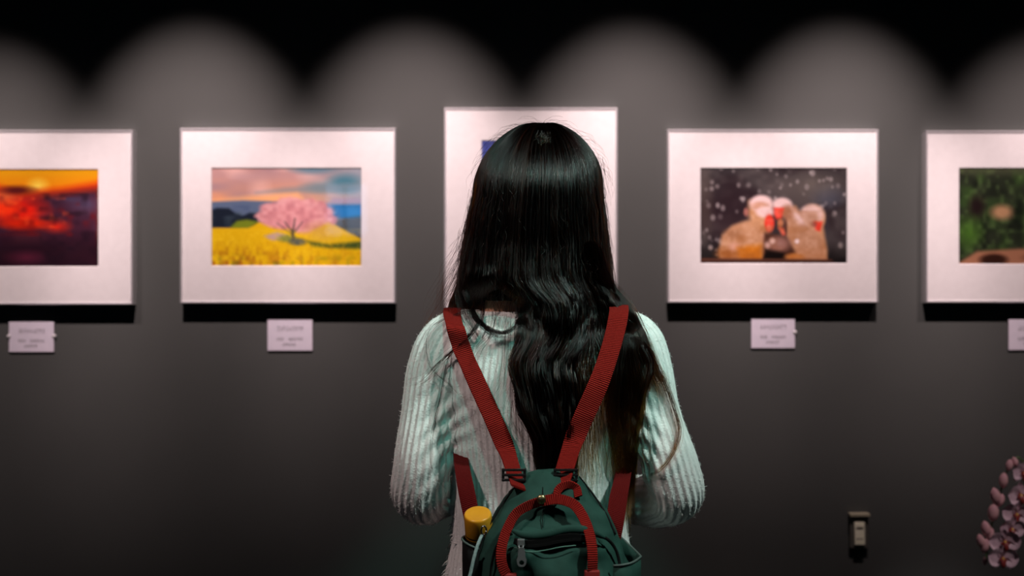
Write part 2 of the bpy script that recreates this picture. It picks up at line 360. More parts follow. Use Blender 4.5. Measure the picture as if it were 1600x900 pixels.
def paint_macaques():
    c = Canvas(232, 152); Z = lambda x, y: ((x-70)/1220, (y-60)/800)
    c.C[:] = (52, 48, 50)
    c.mix((c.n(.18, .2, 31)-.4)*1.4, (92, 86, 84)); c.mix((c.n(.12, .14, 32)-.5)*1.6, (38, 28, 32)); c.mix((c.n(.04, .05, 33)-.5)*.8, (110, 105, 102))
    c.ell(*Z(310, 420), .16, .26, (40, 26, 32), .5, op=.75); c.ell(*Z(1120, 300), .09, .1, (66, 74, 92), .6, op=.7); c.ell(*Z(1030, 220), .16, .12, (112, 106, 98), .7, op=.6)
    c.mix(np.clip((c.Y-.75)*4, 0, 1)*.85, (14, 12, 11)); c.ell(*Z(110, 400), .05, .3, (92, 80, 72), .7, op=.5)
    r = np.random.default_rng(3)
    for k in range(110):
        x, y = r.random(), r.random()*.95
        if .3 < x < .8 and y > .35: continue
        s_ = r.uniform(.006, .016); o_ = r.uniform(.25, .75)
        c.ell(x, y, s_, s_*1.53*r.uniform(1, 1.4), (186, 180, 178), .4, op=o_)
        if s_ > .011 and x > .55: c.ell(x, y, s_*.5, s_*.75, (96, 90, 88), .5, op=.6)
    fur = (206, 158, 116); brown = (188, 116, 44); snow = (238, 212, 208); red = (232, 62, 44)
    c.ell(*Z(1000, 480), .085, .14, fur, .12); c.ell(*Z(990, 450), .08, .10, snow, .25, op=.85); c.ell(*Z(985, 490), .05, .06, (206, 170, 150), .3)
    c.poly([Z(930, 520), Z(1082, 540), Z(1098, 640), Z(1118, 740), Z(1112, 830), Z(900, 830)], fur, .02)
    c.poly([Z(230, 740), Z(260, 620), Z(340, 540), Z(450, 500), Z(600, 490), Z(640, 660), Z(600, 830), Z(240, 830)], (196, 150, 112), .02)
    c.ell(*Z(350, 610), .06, .05, (150, 104, 70), .6, op=.6); c.ell(*Z(300, 770), .07, .06, (150, 90, 40), .5, op=.8); c.ell(*Z(360, 715), .04, .04, (226, 180, 160), .5)
    c.poly([Z(380, 720), Z(580, 690), Z(590, 830), Z(400, 830)], (206, 124, 28), .03); c.ell(*Z(620, 640), .03, .06, (190, 140, 110), .4)
    c.poly([Z(480, 340), Z(560, 330), Z(660, 380), Z(620, 560), Z(500, 540), Z(470, 440)], fur, .03)
    c.poly([Z(760, 380), Z(860, 380), Z(960, 520), Z(1080, 640), Z(1115, 830), Z(800, 830), Z(780, 600)], (196, 150, 116), .02)
    c.poly([Z(830, 410), Z(900, 450), Z(960, 540), Z(900, 540), Z(850, 480)], snow, .03, .9)
    c.ell(*Z(580, 360), .078, .085, snow, .2); c.ell(*Z(570, 380), .055, .04, (206, 158, 130), .4); c.ell(*Z(610, 430), .06, .055, snow, .3)
    c.ell(*Z(455, 430), .015, .04, (170, 110, 100), .4)
    c.ell(*Z(750, 370), .065, .07, snow, .2); c.ell(*Z(790, 430), .04, .07, (170, 120, 90), .4)
    c.ell(*Z(645, 520), .033, .088, red, .2); c.ell(*Z(645, 560), .018, .03, (255, 130, 110), .5)
    c.poly([Z(680, 395), Z(765, 395), Z(745, 480), Z(700, 490)], red, .015); c.ell(*Z(715, 440), .025, .04, (250, 96, 80), .4)
    c.ell(*Z(735, 520), .02, .045, (190, 120, 80), .3); c.poly([Z(715, 555), Z(760, 560), Z(785, 610), Z(755, 625)], (240, 100, 76), .015)
    c.ell(*Z(780, 555), .01, .08, (90, 55, 45), .5)
    c.poly([Z(605, 600), Z(700, 610), Z(790, 640), Z(860, 760), Z(800, 820), Z(590, 825)], (70, 42, 30), .02); c.ell(*Z(720, 690), .075, .075, (150, 110, 98), .4)
    c.ell(*Z(670, 665), .018, .028, (240, 220, 220), .4); c.ell(*Z(630, 700), .018, .03, (216, 190, 190), .5); c.ell(*Z(870, 668), .014, .024, (250, 235, 235), .4)
    c.poly([Z(600, 790), Z(620, 740), Z(760, 760), Z(790, 830), Z(590, 830)], (16, 10, 8), .02); c.ell(*Z(850, 800), .06, .04, (200, 130, 64), .4)
    c.poly([Z(1005, 505), Z(1080, 505), Z(1060, 590), Z(1020, 575)], red, .012); c.ell(*Z(1010, 530), .02, .03, (130, 70, 60), .4, op=.7)
    fm = (c.n(.02, .03, 41)-.5)*((c.Y > .35) & (c.X > .13) & (c.X < .86)); c.mix(fm*.3*(c.C[..., 0] > 140), (120, 80, 50)); c.mix(-fm*.4*(c.C[..., 0] > 140), (245, 220, 205))
    c.mix((c.n(.07, .09, 44)-.5)*.9*((c.C[..., 0] > 140) & (c.Y > .45)), (150, 92, 44)); c.mix(np.clip((c.Y-.78)*4, 0, 1)*.45*(c.C[..., 0] > 120), (170, 96, 36))
    c.ell(*Z(1120, 560), .012, .10, (60, 56, 60), .5, op=.8)
    c.poly([Z(70, 805), Z(1150, 815), Z(1190, 862), Z(70, 862)], (92, 58, 44), .01); c.mix((c.Y > .955)*.8*(c.X < .9), (50, 32, 28))
    return c

def paint_sunset():
    c = Canvas(236, 154); Z = lambda x, y: ((x*0.4333+81)/235, (y-190)/358)
    c.C[:] = (226, 160, 14); c.mix(np.clip((c.Y-.05)*7, 0, 1)*.6, (238, 130, 10)); c.ell(*Z(135, 258), .05, .06, (255, 230, 90), .9)
    c.poly([Z(-200, 300), Z(-60, 240), Z(30, 262), Z(80, 285), Z(130, 270), Z(220, 262), Z(353, 240), Z(353, 560), Z(-200, 560)], (214, 56, 14), .04)
    c.poly([Z(-200, 330), Z(353, 265), Z(353, 560), Z(-200, 560)], (66, 32, 50), .05)
    c.mix((c.n(.12, .14, 51)-.45)*1.3*(c.Y > .3), (120, 60, 70)); c.mix((c.Y > .3)*(c.n(.1, .1, 52)-.5)*1.2, (70, 66, 96))
    c.ell(*Z(70, 345), .16, .14, (236, 34, 18), .5); c.ell(*Z(10, 335), .1, .08, (255, 60, 20), .6); c.ell(*Z(90, 390), .14, .05, (240, 44, 10), .6); c.ell(*Z(200, 400), .07, .05, (210, 40, 24), .8)
    c.ell(*Z(15, 290), .08, .06, (224, 110, 60), .7, op=.8); c.ell(*Z(60, 270), .10, .04, (90, 24, 24), .6); c.ell(*Z(310, 320), .10, .07, (84, 78, 108), .8, op=.7)
    c.mix(np.clip((c.Y-.6)*5, 0, 1)*.85, (34, 14, 26)); c.ell(*Z(95, 510), .09, .05, (110, 36, 60), .9, op=.7)
    c.ell(.12, .5, .12, .14, (230, 50, 20), .7, op=.8)
    c.mix((c.n(.05, .06, 55)-.5)*1.3*((c.Y > .28) & (c.Y < .68)), (120, 20, 24)); c.mix((c.n(.04, .05, 56)-.58)*1.6*((c.Y > .3) & (c.Y < .6) & (c.X < .8)), (250, 90, 40))
    c.mix((c.n(.05, .05, 57)-.5)*1.2*(c.Y > .25)*(c.X > .6), (26, 14, 26))
    return c

def paint_garden():
    c = Canvas(232, 152); Z = lambda x, y: ((x-180)/2.306/232, (y-187)/353)
    c.C[:] = (38, 46, 32); c.mix((c.n(.08, .12, 61)-.4)*1.4, (52, 80, 36)); c.mix((c.n(.06, .09, 62)-.5)*1.8, (20, 26, 18)); c.mix((c.n(.03, .05, 63)-.5)*1.0, (96, 128, 70))
    c.mix(np.clip(.12-c.Y, 0, 1)*6, (96, 100, 74)); c.ell(*Z(250, 330), .05, .10, (30, 20, 20), .6); c.ell(*Z(340, 350), .07, .07, (176, 138, 100), .5); c.ell(*Z(220, 420), .07, .12, (70, 120, 34), .8, op=.7)
    c.ell(*Z(400, 360), .03, .2, (14, 22, 14), .5, op=.7)
    c.poly([Z(250, 490), Z(400, 480), Z(760, 485), Z(760, 545), Z(190, 545), Z(185, 530)], (160, 112, 84), .02); c.ell(*Z(310, 520), .09, .06, (48, 26, 18), .3); c.ell(.7, .92, .2, .05, (70, 44, 30), .5)
    c.ell(.7, .4, .12, .2, (120, 140, 80), .9, op=.5)
    return c

def paint_blue():
    c = Canvas(104, 156)
    c.C[:] = (74, 88, 160); c.mix((c.n(.12, .07, 71)-.4)*1.2, (120, 138, 196)); c.mix((c.n(.06, .04, 72)-.5)*1.2, (44, 60, 130))
    c.mix(np.clip((c.Y-.5)*2, 0, 1)*.8, (30, 60, 120)); c.ell(.5, .55, .3, .2, (200, 206, 220), .7, op=.6)
    return c

def print_mesh(cv, x0, x1, z0, z1, y):
    w, h = cv.w, cv.h
    X, Zc = np.meshgrid(np.linspace(x0, x1, w), np.linspace(z1, z0, h))
    V = np.c_[X.ravel(), np.full(w*h, y), Zc.ravel()]
    i = np.arange(h-1)[:, None]*w+np.arange(w-1)[None, :]
    F = np.stack([i, i+w, i+w+1, i+1], -1).reshape(-1, 4)
    me = bpy.data.meshes.new('print'); me.from_pydata(V.tolist(), [], F.tolist())
    a = me.attributes.new('picture', 'FLOAT_COLOR', 'POINT')
    a.data.foreach_set('color', np.c_[cv.lin().reshape(-1, 3), np.ones(w*h)].ravel().astype(np.float32))
    return me

def picture(pl, pr, pt, pb, il, ir, it, ib, cv, label):
    """framed print given by its outer edges and print edges in the picture plane"""
    yf = -0.030
    A = WP(pl, pt, yf); B = WP(pr, pb, yf); I = WP(il, it, -0.026); J = WP(ir, ib, -0.026)
    root = empty('framed_picture', ((A.x+B.x)/2, 0, B.z)); tag(root, label, 'picture')
    fw, fd = 0.0055, 0.030
    # mitred frame with a rounded face
    prof = [(0, 0), (0, -fd+.002), (.0015, -fd), (fw-.0015, -fd), (fw, -fd+.002), (fw, -fd+.008), (fw, -0.006), (.003, -0.003), (.003, 0)]
    bm = bmesh.new(); rings = []
    for (sx, sz) in ((-1, 1), (1, 1), (1, -1), (-1, -1)):
        cx = A.x if sx < 0 else B.x; cz = A.z if sz > 0 else B.z
        rings.append([bm.verts.new((cx-sx*p, q, cz-sz*p)) for p, q in prof])
    for a in range(4):
        r, s_ = rings[a], rings[(a+1) % 4]
        for k in range(len(prof)):
            bm.faces.new((r[k], r[(k+1) % len(prof)], s_[(k+1) % len(prof)], s_[k]))
    bm_obj('frame', bm, M['alu'], root)
    bm = bmesh.new(); box(bm, A.x+.002, B.x-.002, -.006, -.0005, B.z+.002, A.z-.002); bm_obj('backing', bm, M['backing'], root)
    # mat board with bevelled window
    x0, x1, z0, z1 = A.x+.004, B.x-.004, B.z+.004, A.z-.004
    def rect(a, b_, c_, d_, y): return [Vector((a, y, c_)), Vector((b_, y, c_)), Vector((b_, y, d_)), Vector((a, y, d_))]
    bm = bmesh.new()
    g_ = .0016
    rings_mesh(bm, [rect(x0, x1, z0, z1, -.024), rect(x0, x1, z0, z1, -.027), rect(I.x, J.x, J.z, I.z, -.027), rect(I.x+g_, J.x-g_, J.z+g_, I.z-g_, -.0248)], False, False)
    bm_obj('mat_board', bm, M['matboard'], root)
    link('print', print_mesh(cv, I.x-.003, J.x+.003, J.z-.003, I.z+.003, -.0244), M['print'], root)
    bm = bmesh.new(); v = [bm.verts.new(p) for p in rect(A.x+fw-.002, B.x-fw+.002, B.z+fw-.002, A.z-fw+.002, -.0285)]; bm.faces.new(v[::-1])
    bm_obj('glass', bm, M['glass'], root)
    return root
picture(-129, 207, 203, 476, -81, 154, 264, 417, paint_sunset(), 'aluminium framed photograph of a red and orange sunset, far left on the wall')
picture(281, 618, 200, 474, 330, 565, 262, 416, paint_cherry(), 'aluminium framed photograph of a pink blossom tree in a yellow flower field')
picture(694, 965, 168, 504, 752, 907, 219, 453, paint_blue(), 'upright aluminium framed picture with blue print, mostly hidden behind the woman')
picture(1043, 1373, 202, 473, 1094, 1324, 262, 412, paint_macaques(), 'aluminium framed photograph of three huddled monkeys in falling snow')
picture(1447, 1779, 204, 473, 1498, 1728, 262, 413, paint_garden(), 'aluminium framed photograph of green garden foliage, cut by the right edge')

def caption(pl, pr, pt, pb, label, seed, right_tab=True, left_tab=False):
    A = WP(pl, pt, -.004); B = WP(pr, pb, -.004)
    root = empty('caption_card', ((A.x+B.x)/2, 0, B.z)); tag(root, label, 'caption card')
    bm = bmesh.new(); box(bm, A.x, B.x, -.0042, -.0003, B.z, A.z, .0007); bm_obj('card', bm, M['card'], root)
    r = random.Random(seed); cx = (A.x+B.x)/2; w = B.x-A.x; h = A.z-B.z
    bm = bmesh.new()
    for (zc, x0, x1, hh, dens) in ((.70, -.29, .31, .085, 9), (.37, -.30, -.13, .055, 4), (.37, -.03, .29, .055, 8), (.20, -.16, .14, .05, 7)):
        for k in range(dens):       # a character is a few short strokes, out of focus in the photograph
            gx = cx+w*(x0+(x1-x0)*(k+.5)/dens); gw = w*(x1-x0)/dens*.36; gz = B.z+h*zc; gh = h*hh
            for q in range(3):
                zz = gz+gh*r.uniform(-.8, .8); box(bm, gx-gw, gx+gw*r.uniform(.5, 1), -.0045, -.0042, zz-.0005, zz+.0005)
            xx = gx+gw*r.uniform(-.6, .6); box(bm, xx-.0005, xx+.0005, -.0045, -.0042, gz-gh, gz+gh)
    bm_obj('printed_text', bm, M['ink'], root)
    for s_, on in ((1, right_tab), (-1, left_tab)):
        if on:
            bm = bmesh.new(); x = B.x if s_ > 0 else A.x
            lathe(bm, [(.0, .0), (.006, .0), (.006, .003), (.003, .006), (0.0005, .0065)], 14, Matrix.Translation((x, -.0005, B.z+h*.52)) @ Matrix.Rotation(PI/2, 4, 'X'))
            bm_obj('pin', bm, M['tab'], root, True)
caption(14, 84, 503, 550, 'white caption card under the red sunset photograph', 1, True, True)
caption(418, 488, 499, 548, 'white caption card under the pink blossom tree photograph', 2, False, False)
caption(1174, 1242, 497, 544, 'pinkish white caption card under the monkey photograph', 3, True, False)
caption(1576, 1645, 499, 547, 'white caption card at the right edge under the garden photograph', 4)

# ------------------------------------------------------------------ wall switch
A = WP(1328, 806, -.012); B = WP(1357, 857, -.012)
root = empty('wall_switch', ((A.x+B.x)/2, 0, B.z)); tag(root, 'dark wall plate with pale rocker low on the wall at right', 'switch')
pl_m = noise_mat('dark_bronze_plate', (0.09, 0.09, 0.075, 1), (0.10, 0.10, 0.085, 1), 60, .4)
bm = bmesh.new(); box(bm, A.x, B.x, -.012, -.0003, B.z, A.z, .002); bm_obj('plate', bm, pl_m, root)
bm = bmesh.new(); box(bm, A.x-.002, B.x+.002, -.021, -.0003, A.z-.001, A.z+.007, .001); bm_obj('ledge', bm, noise_mat('lit_ledge', (.36, .34, .24, 1), (.40, .38, .26, 1), 60, .5), root)  # pale colour stands in for light caught on the plate's top edge
A = WP(1335, 816, -.016); B = WP(1351, 851, -.016)
rk = noise_mat('pale_rocker', (.88, .90, .66, 1), (.92, .92, .70, 1), 30, .4)
bm = bmesh.new(); box(bm, A.x, B.x, -.019, -.0115, B.z, A.z, .0015)
for v in bm.verts:
    if v.co.y < -.015: v.co.y += .004*(v.co.z-B.z)/(A.z-B.z)-.002
bm_obj('rocker', bm, rk, root)
for zz in (.27, .78):
    z = B.z+(A.z-B.z)*zz; bm = bmesh.new(); box(bm, A.x+.004, B.x-.004, -.0205, -.0175, z-.001, z+.001, .0004); bm_obj('marker', bm, pl_m, root)

# ------------------------------------------------------------------ the visitor
X0 = 0.045; YC = -1.20
person = empty('person', (X0, YC, 0))
tag(person, 'woman with long black hair and white ribbed sweater seen from behind, arms bent', 'person')

def ell_ring(cx, cy, z, hw, hd, n=40, p=2.3, tilt=0.0):
    r = []
    for a in np.linspace(0, 2*PI, n, endpoint=False):
        c, s_ = math.cos(a), math.sin(a)
        x = math.copysign(abs(c)**(2/p), c)*hw; y = math.copysign(abs(s_)**(2/p), s_)*hd
        r.append(Vector((cx+x, cy+y, z+tilt*x)))
    return r

# arm joints (world): shoulder, mid upper arm, elbow, forearm, wrist
def PP(px, py, y=YC): return np.array(WP(px, py, y))
ARM_L = [PP(765, 506, -1.205), PP(732, 516, -1.208), PP(704, 534, -1.21), PP(686, 580, -1.215), PP(672, 650, -1.225), PP(660, 730, -1.235), PP(662, 774, -1.20), PP(715, 762, -1.08), PP(775, 735, -.97)]
RAD_L = [.020, .034, .046, .048, .043, .043, .044, .036, .028]
ARM_R = [PP(925, 506, -1.205), PP(962, 516, -1.208), PP(988, 534, -1.21), PP(1003, 580, -1.215), PP(1020, 650, -1.225), PP(1046, 730, -1.235), PP(1048, 776, -1.20), PP(985, 778, -1.08), PP(920, 748, -.97)]
RAD_R = [.020, .034, .046, .047, .043, .044, .044, .040, .028]
TORSO = [(1.299, .094, .060, .002), (1.296, .114, .066, .0), (1.289, .140, .074, -.003), (1.275, .160, .084, -.005), (1.25, .170, .092, -.006), (1.21, .168, .100, -.008), (1.15, .150, .108, -.006),
         (1.05, .136, .104, .0), (.95, .138, .104, .002), (.88, .150, .110, .0), (.80, .165, .120, .0), (.77, .166, .121, 0)]

def torso_rings(shrink=0.0, lo=0.0):
    return [ell_ring(X0, YC+dy, z, hw-shrink, hd-shrink) for z, hw, hd, dy in TORSO if z > lo]

bm = bmesh.new()
rings_mesh(bm, torso_rings())
for A_, R_ in ((ARM_L, RAD_L), (ARM_R, RAD_R)):
    tube(bm, A_, R_, 24, n=60)
me = remeshed(bm, 0.0036, 14, .5)
nv = len(me.vertices); co = np.empty(nv*3); me.vertices.foreach_get('co', co); co = co.reshape(-1, 3)
no = np.empty(nv*3); me.vertex_normals.foreach_get('vector', no); no = no.reshape(-1, 3)
# limb coordinates for the knit ribs
def limb(A_, R_, n=60):
    P = catmull(A_, n); r = catmull(np.c_[R_, R_], n)[:, 0]
    best = np.full(nv, 1e9); ang = np.zeros(nv); tt = np.zeros(nv)
    T = np.gradient(P, axis=0); T /= np.linalg.norm(T, axis=1)[:, None]
    u = np.array([0, 1., 0]); 
    for i in range(n):
        u = u-T[i]*u.dot(T[i]); u /= np.linalg.norm(u); v = np.cross(T[i], u)
        d = co-P[i]; ax = d@T[i]; dist = np.sqrt((d*d).sum(1))-r[i]*0
        sel = dist < best; best[sel] = dist[sel]
        ang[sel] = np.arctan2(d[sel]@v, -(d[sel]@u)); tt[sel] = i/(n-1)
    return best, ang, tt
dL, aL, tL = limb(ARM_L, RAD_L); dR, aR, tR = limb(ARM_R, RAD_R)
xr = (co[:, 0]-X0)
inL = (dL < .060) & (xr < -.128-.0*co[:, 2]) | ((dL < .055) & (tL > .62)); inR = (dR < .060) & (xr > .122) | ((dR < .055) & (tR > .62))
angT = np.arctan2(xr, -(co[:, 1]-YC))
phase = np.where(inL, aL/(2*PI)*24, np.where(inR, aR/(2*PI)*24, angT/(2*PI)*84)).astype(np.float32)
# folds: stretched noise plus creases inside the elbows and under the arms
def n3(p, s, seed):
    q = p*np.array(s); o_ = np.zeros(len(q)); r = np.random.default_rng(seed)
    for k in range(6):
        w = r.normal(size=3); w *= r.uniform(.7, 1.6)/np.linalg.norm(w); o_ += np.sin(q@w*2*PI+r.uniform(0, 6.28))
    return o_/6
arm = inL | inR; t_ = np.where(inL, tL, tR)
fold = n3(co, (9, 9, 5), 3)*.0035+n3(co, (20, 20, 10), 4)*.0014
dg_ = np.where(xr < 0, xr+.15, -xr+.15)
crease = np.sin((co[:, 2]*1.0+np.abs(xr)*.9)*2*PI/.032+n3(co, (10, 10, 10), 5)*2.5)
near_elb = np.exp(-((t_-.62)/.16)**2)*arm; pit = np.exp(-((co[:, 2]-1.14)/.05)**2)*np.exp(-((np.abs(xr)-.14)/.035)**2)
ribd = np.sin(phase*2*PI)
disp = fold+crease*(near_elb*.0012*(np.abs(np.abs(xr)) < .185)+pit*.0022)+ribd*np.where(arm, .0010, .0004)
co2 = co+no*disp[:, None]
me.vertices.foreach_set('co', co2.ravel())
at = me.attributes.new('rib', 'FLOAT', 'POINT'); at.data.foreach_set('value', phase)
knit = noise_mat('white_ribbed_knit', (0.74, 0.73, 0.71, 1), (0.80, 0.79, 0.77, 1), 90, .95, spec=.15, sheen=.25)
n, l, b = NT(knit)
at_ = n.new('ShaderNodeAttribute'); at_.attribute_name = 'rib'
m1 = n.new('ShaderNodeMath'); m1.operation = 'MULTIPLY'; m1.inputs[1].default_value = 2*PI; l.new(at_.outputs['Fac'], m1.inputs[0])
m2 = n.new('ShaderNodeMath'); m2.operation = 'SINE'; l.new(m1.outputs[0], m2.inputs[0])
tc = n.new('ShaderNodeTexCoord'); nz = n.new('ShaderNodeTexNoise'); nz.inputs['Scale'].default_value = 420; nz.inputs['Detail'].default_value = 4
l.new(tc.outputs['Object'], nz.inputs['Vector'])
m3 = n.new('ShaderNodeMath'); m3.operation = 'MULTIPLY_ADD'; m3.inputs[1].default_value = 1.6; l.new(nz.outputs['Fac'], m3.inputs[0]); l.new(m2.outputs[0], m3.inputs[2])
bp = n.new('ShaderNodeBump'); bp.inputs['Strength'].default_value = .8; bp.inputs['Distance'].default_value = .0010
l.new(m3.outputs[0], bp.inputs['Height']); l.new(bp.outputs[0], b.inputs['Normal'])
sweater = link('sweater', me, knit, person, True); sweater['label'] = 'white ribbed knit sweater with long sleeves'
me.update()
BVH = BVHTree.FromPolygons([Vector(c) for c in co2], [tuple(p.vertices) for p in me.polygons])

# back surface height map, used to drape hair and straps on the sweater
GX = np.linspace(-.26, .36, 125); GZ = np.linspace(.80, 1.36, 113)
BK = np.full((len(GZ), len(GX)), np.nan)
for i, z in enumerate(GZ):
    for j, x in enumerate(GX):
        h = BVH.ray_cast(Vector((x, -2.2, z)), Vector((0, 1, 0)))
        if h[0] is not None: BK[i, j] = h[0].y
BK = np.where(np.isnan(BK), -1.21, BK)
for _ in range(3):
    Bp = np.pad(BK, 1, mode='edge'); BK = np.minimum(BK, (Bp[:-2, 1:-1]+Bp[2:, 1:-1]+Bp[1:-1, :-2]+Bp[1:-1, 2:]+2*BK)/6)
def back_y(x, z):
    fx = np.clip((np.asarray(x)-GX[0])/(GX[1]-GX[0]), 0, len(GX)-1.001); fz = np.clip((np.asarray(z)-GZ[0])/(GZ[1]-GZ[0]), 0, len(GZ)-1.001)
    i = fx.astype(int); j = fz.astype(int); u = fx-i; v = fz-j
    return (BK[j, i]*(1-u)+BK[j, i+1]*u)*(1-v)+(BK[j+1, i]*(1-u)+BK[j+1, i+1]*u)*v

def front_pt(x, z, off=.004):
    h = BVH.ray_cast(Vector((x, -.5, z)), Vector((0, -1, 0))); return np.array((x, h[0].y+off, z))
def top_pt(x, y, off=.004):
    h = BVH.ray_cast(Vector((x, y, 1.6)), Vector((0, 0, -1))); return np.array((x, y, h[0].z+off))
# ---- body: one continuous skin surface (head, neck, trunk, arms, hands, legs)
bm = bmesh.new()
HC = Vector((X0, -1.185, 1.478))     # head centre
def head_rings():
    R = []
    for k, t in enumerate(np.linspace(0.06, PI-.06, 22)):
        z = math.cos(t)*.112; s_ = math.sin(t)
        w = .074*s_; f = .088*s_; bk = .096*s_
        if z < -.03:
            q = min(1, (-z-.03)/.08); w *= 1-.22*q; bk *= 1-.45*q; f *= 1-.02*q
        ring = []
        for a in np.linspace(0, 2*PI, 36, endpoint=False):
            c, sn = math.cos(a), math.sin(a); y = (f if sn > 0 else bk)*sn
            ring.append(Vector((HC.x+w*c, HC.y+y, HC.z+z)))
        R.append(ring)
    return R
rings_mesh(bm, head_rings()[::-1])
fy = HC.y+.083
tube(bm, [(HC.x, fy, HC.z+.012), (HC.x, fy+.008, HC.z-.008), (HC.x, fy+.016, HC.z-.024), (HC.x, fy+.002, HC.z-.034)], [.006, .008, .012, .009], 12, n=10)   # nose
tube(bm, [(HC.x-.02, fy-.004, HC.z-.057), (HC.x, fy+.003, HC.z-.056), (HC.x+.02, fy-.004, HC.z-.057)], [.003, .005, .003], 10, n=8)                              # lips
tube(bm, [(HC.x-.024, fy-.026, HC.z-.088), (HC.x, fy-.015, HC.z-.090), (HC.x+.024, fy-.026, HC.z-.088)], [.010, .012, .010], 10, n=6)                                # chin
for s_ in (-1, 1):                                                                                                                                                       # brows, ears
    tube(bm, [(HC.x+s_*.014, fy-.002, HC.z+.016), (HC.x+s_*.03, fy-.006, HC.z+.02), (HC.x+s_*.05, fy-.02, HC.z+.014)], [.006, .0075, .006], 8, n=6)
    tube(bm, [(HC.x+s_*.074, HC.y+.005, HC.z-.03), (HC.x+s_*.079, HC.y-.008, HC.z-.01), (HC.x+s_*.080, HC.y-.010, HC.z+.012), (HC.x+s_*.076, HC.y+.004, HC.z+.02)], [.006, .008, .009, .006], 10, n=10)
rings_mesh(bm, [ell_ring(X0, YC+dy, z, hw, hd, p=2.1) for z, hw, hd, dy in ((1.26, .10, .048, 0), (1.298, .094, .050, 0), (1.314, .092, .050, 0), (1.325, .084, .048, .001), (1.338, .070, .049, .002), (1.352, .054, .051, .004), (1.40, .052, .052, .01))])
rings_mesh(bm, torso_rings(.014)[1:])
for A_, R_ in ((ARM_L, RAD_L), (ARM_R, RAD_R)):
    A2 = [np.array(a) for a in A_]; R2 = [max(r-.012, .012) for r in R_]; R2[-1] = .021
    tube(bm, A2, R2, 16, n=40)
def hand(w, d, side):
    """palm and five separate curled fingers; w wrist, d forward direction"""
    w = Vector(w); d = Vector(d).normalized(); up = Vector((0, 0, 1)); lat = d.cross(up).normalized(); nrm = lat.cross(d).normalized()
    palm_n = lat*side        # palms face each other
    palm = w+d*.045
    for k in range(4):
        o_ = nrm*(.012-.016*k+.012)
        tube(bm, [w, w+d*.03+o_*.6, w+d*.082+o_], [.019, .0145, .0105], 10, n=8)
        base = w+d*.082+o_; L = [.038, .043, .040, .031][k]
        p1 = base+(d*.9+palm_n*.25).normalized()*L; p2 = p1+(d*.35+palm_n*.95).normalized()*L*.62; p3 = p2+(d*-.45+palm_n*.9).normalized()*L*.5
        tube(bm, [base, p1, p2, p3], [.0098, .0088, .0082, .0068], 10, n=14)
    tb = w+d*.022+nrm*.016
    tube(bm, [w+d*.01, tb+nrm*.008, tb+nrm*.026+d*.03+palm_n*.008, tb+nrm*.030+d*.056+palm_n*.018], [.017, .014, .0105, .0085], 10, n=14)
wL = Vector(ARM_L[-1]); wR = Vector(ARM_R[-1])
hand(wL, Vector((.62, .5, .18)), -1); hand(wR, Vector((-.62, .5, .18)), 1)
for s_ in (-1, 1):
    tube(bm, [(X0+s_*.075, YC, .86), (X0+s_*.082, YC+.01, .62), (X0+s_*.085, YC+.005, .46), (X0+s_*.087, YC-.02, .28), (X0+s_*.088, YC-.02, .07), ], [.078, .066, .048, .046, .030], 20, n=30)
    tube(bm, [(X0+s_*.088, YC-.03, .045), (X0+s_*.092, YC+.05, .04), (X0+s_*.10, YC+.12, .025)], [.032, .034, .02], 16, n=14, squash=.9)
rings_mesh(bm, [ell_ring(X0, YC, z, hw, hd) for z, hw, hd in ((.90, .13, .095), (.84, .15, .105), (.78, .148, .10), (.74, .12, .08))])
bme = remeshed(bm, .0042, 4, .5)
skin = noise_mat('warm_skin', (0.62, 0.32, 0.19, 1), (0.68, 0.36, 0.22, 1), 25, .5, .05, 500)
NT(skin)[2].inputs['Subsurface Weight'].default_value = .1; NT(skin)[2].inputs['Subsurface Radius'].default_value = (.01, .004, .002)
body = link('body', bme, skin, person, True)
eye_m = mat('eye_white', (.8, .78, .75, 1), .15); iris_m = mat('dark_iris', (.02, .012, .008, 1), .1); lip_m = mat('lip', (.5, .16, .14, 1), .4)
for s_ in (-1, 1):
    bm = bmesh.new(); bmesh.ops.create_uvsphere(bm, u_segments=20, v_segments=12, radius=.0115)
    bmesh.ops.translate(bm, verts=bm.verts, vec=(HC.x+s_*.031, fy-.0135, HC.z+.001)); e_ = bm_obj('eye', bm, eye_m, body, True)
    bm = bmesh.new(); bmesh.ops.create_uvsphere(bm, u_segments=16, v_segments=10, radius=.0055)
    bmesh.ops.translate(bm, verts=bm.verts, vec=(HC.x+s_*.031, fy-.0072, HC.z+.001)); bm_obj('iris', bm, iris_m, body, True)
bm = bmesh.new(); tube(bm, [(HC.x-.021, fy-.003, HC.z-.057), (HC.x, fy+.003, HC.z-.0565), (HC.x+.021, fy-.003, HC.z-.057)], [.003, .0052, .003], 10, n=10); bm_obj('lips', bm, lip_m, body, True)

# collar, cuffs
bm = bmesh.new(); tube_pts = ell_ring(X0, YC+.002, 1.2985, .092, .0605, 40, 2.2); tube_pts.append(tube_pts[0])
for q in tube_pts: q.z += -.010*((q.y-YC)/.058 > 0)*((q.y-YC)/.058)
tube(bm, [tuple(q) for q in tube_pts], .0055, 10); bm_obj('collar', bm, knit, sweater, True)
for A_ in (ARM_L, ARM_R):
    d = (A_[-1]-A_[-2]); d /= np.linalg.norm(d); bm = bmesh.new(); tube(bm, [A_[-1]-d*.03, A_[-1]-d*.01, A_[-1]+d*.018], [.030, .030, .027], 20, n=10)
    bm_obj('cuff', bm, knit, sweater, True)
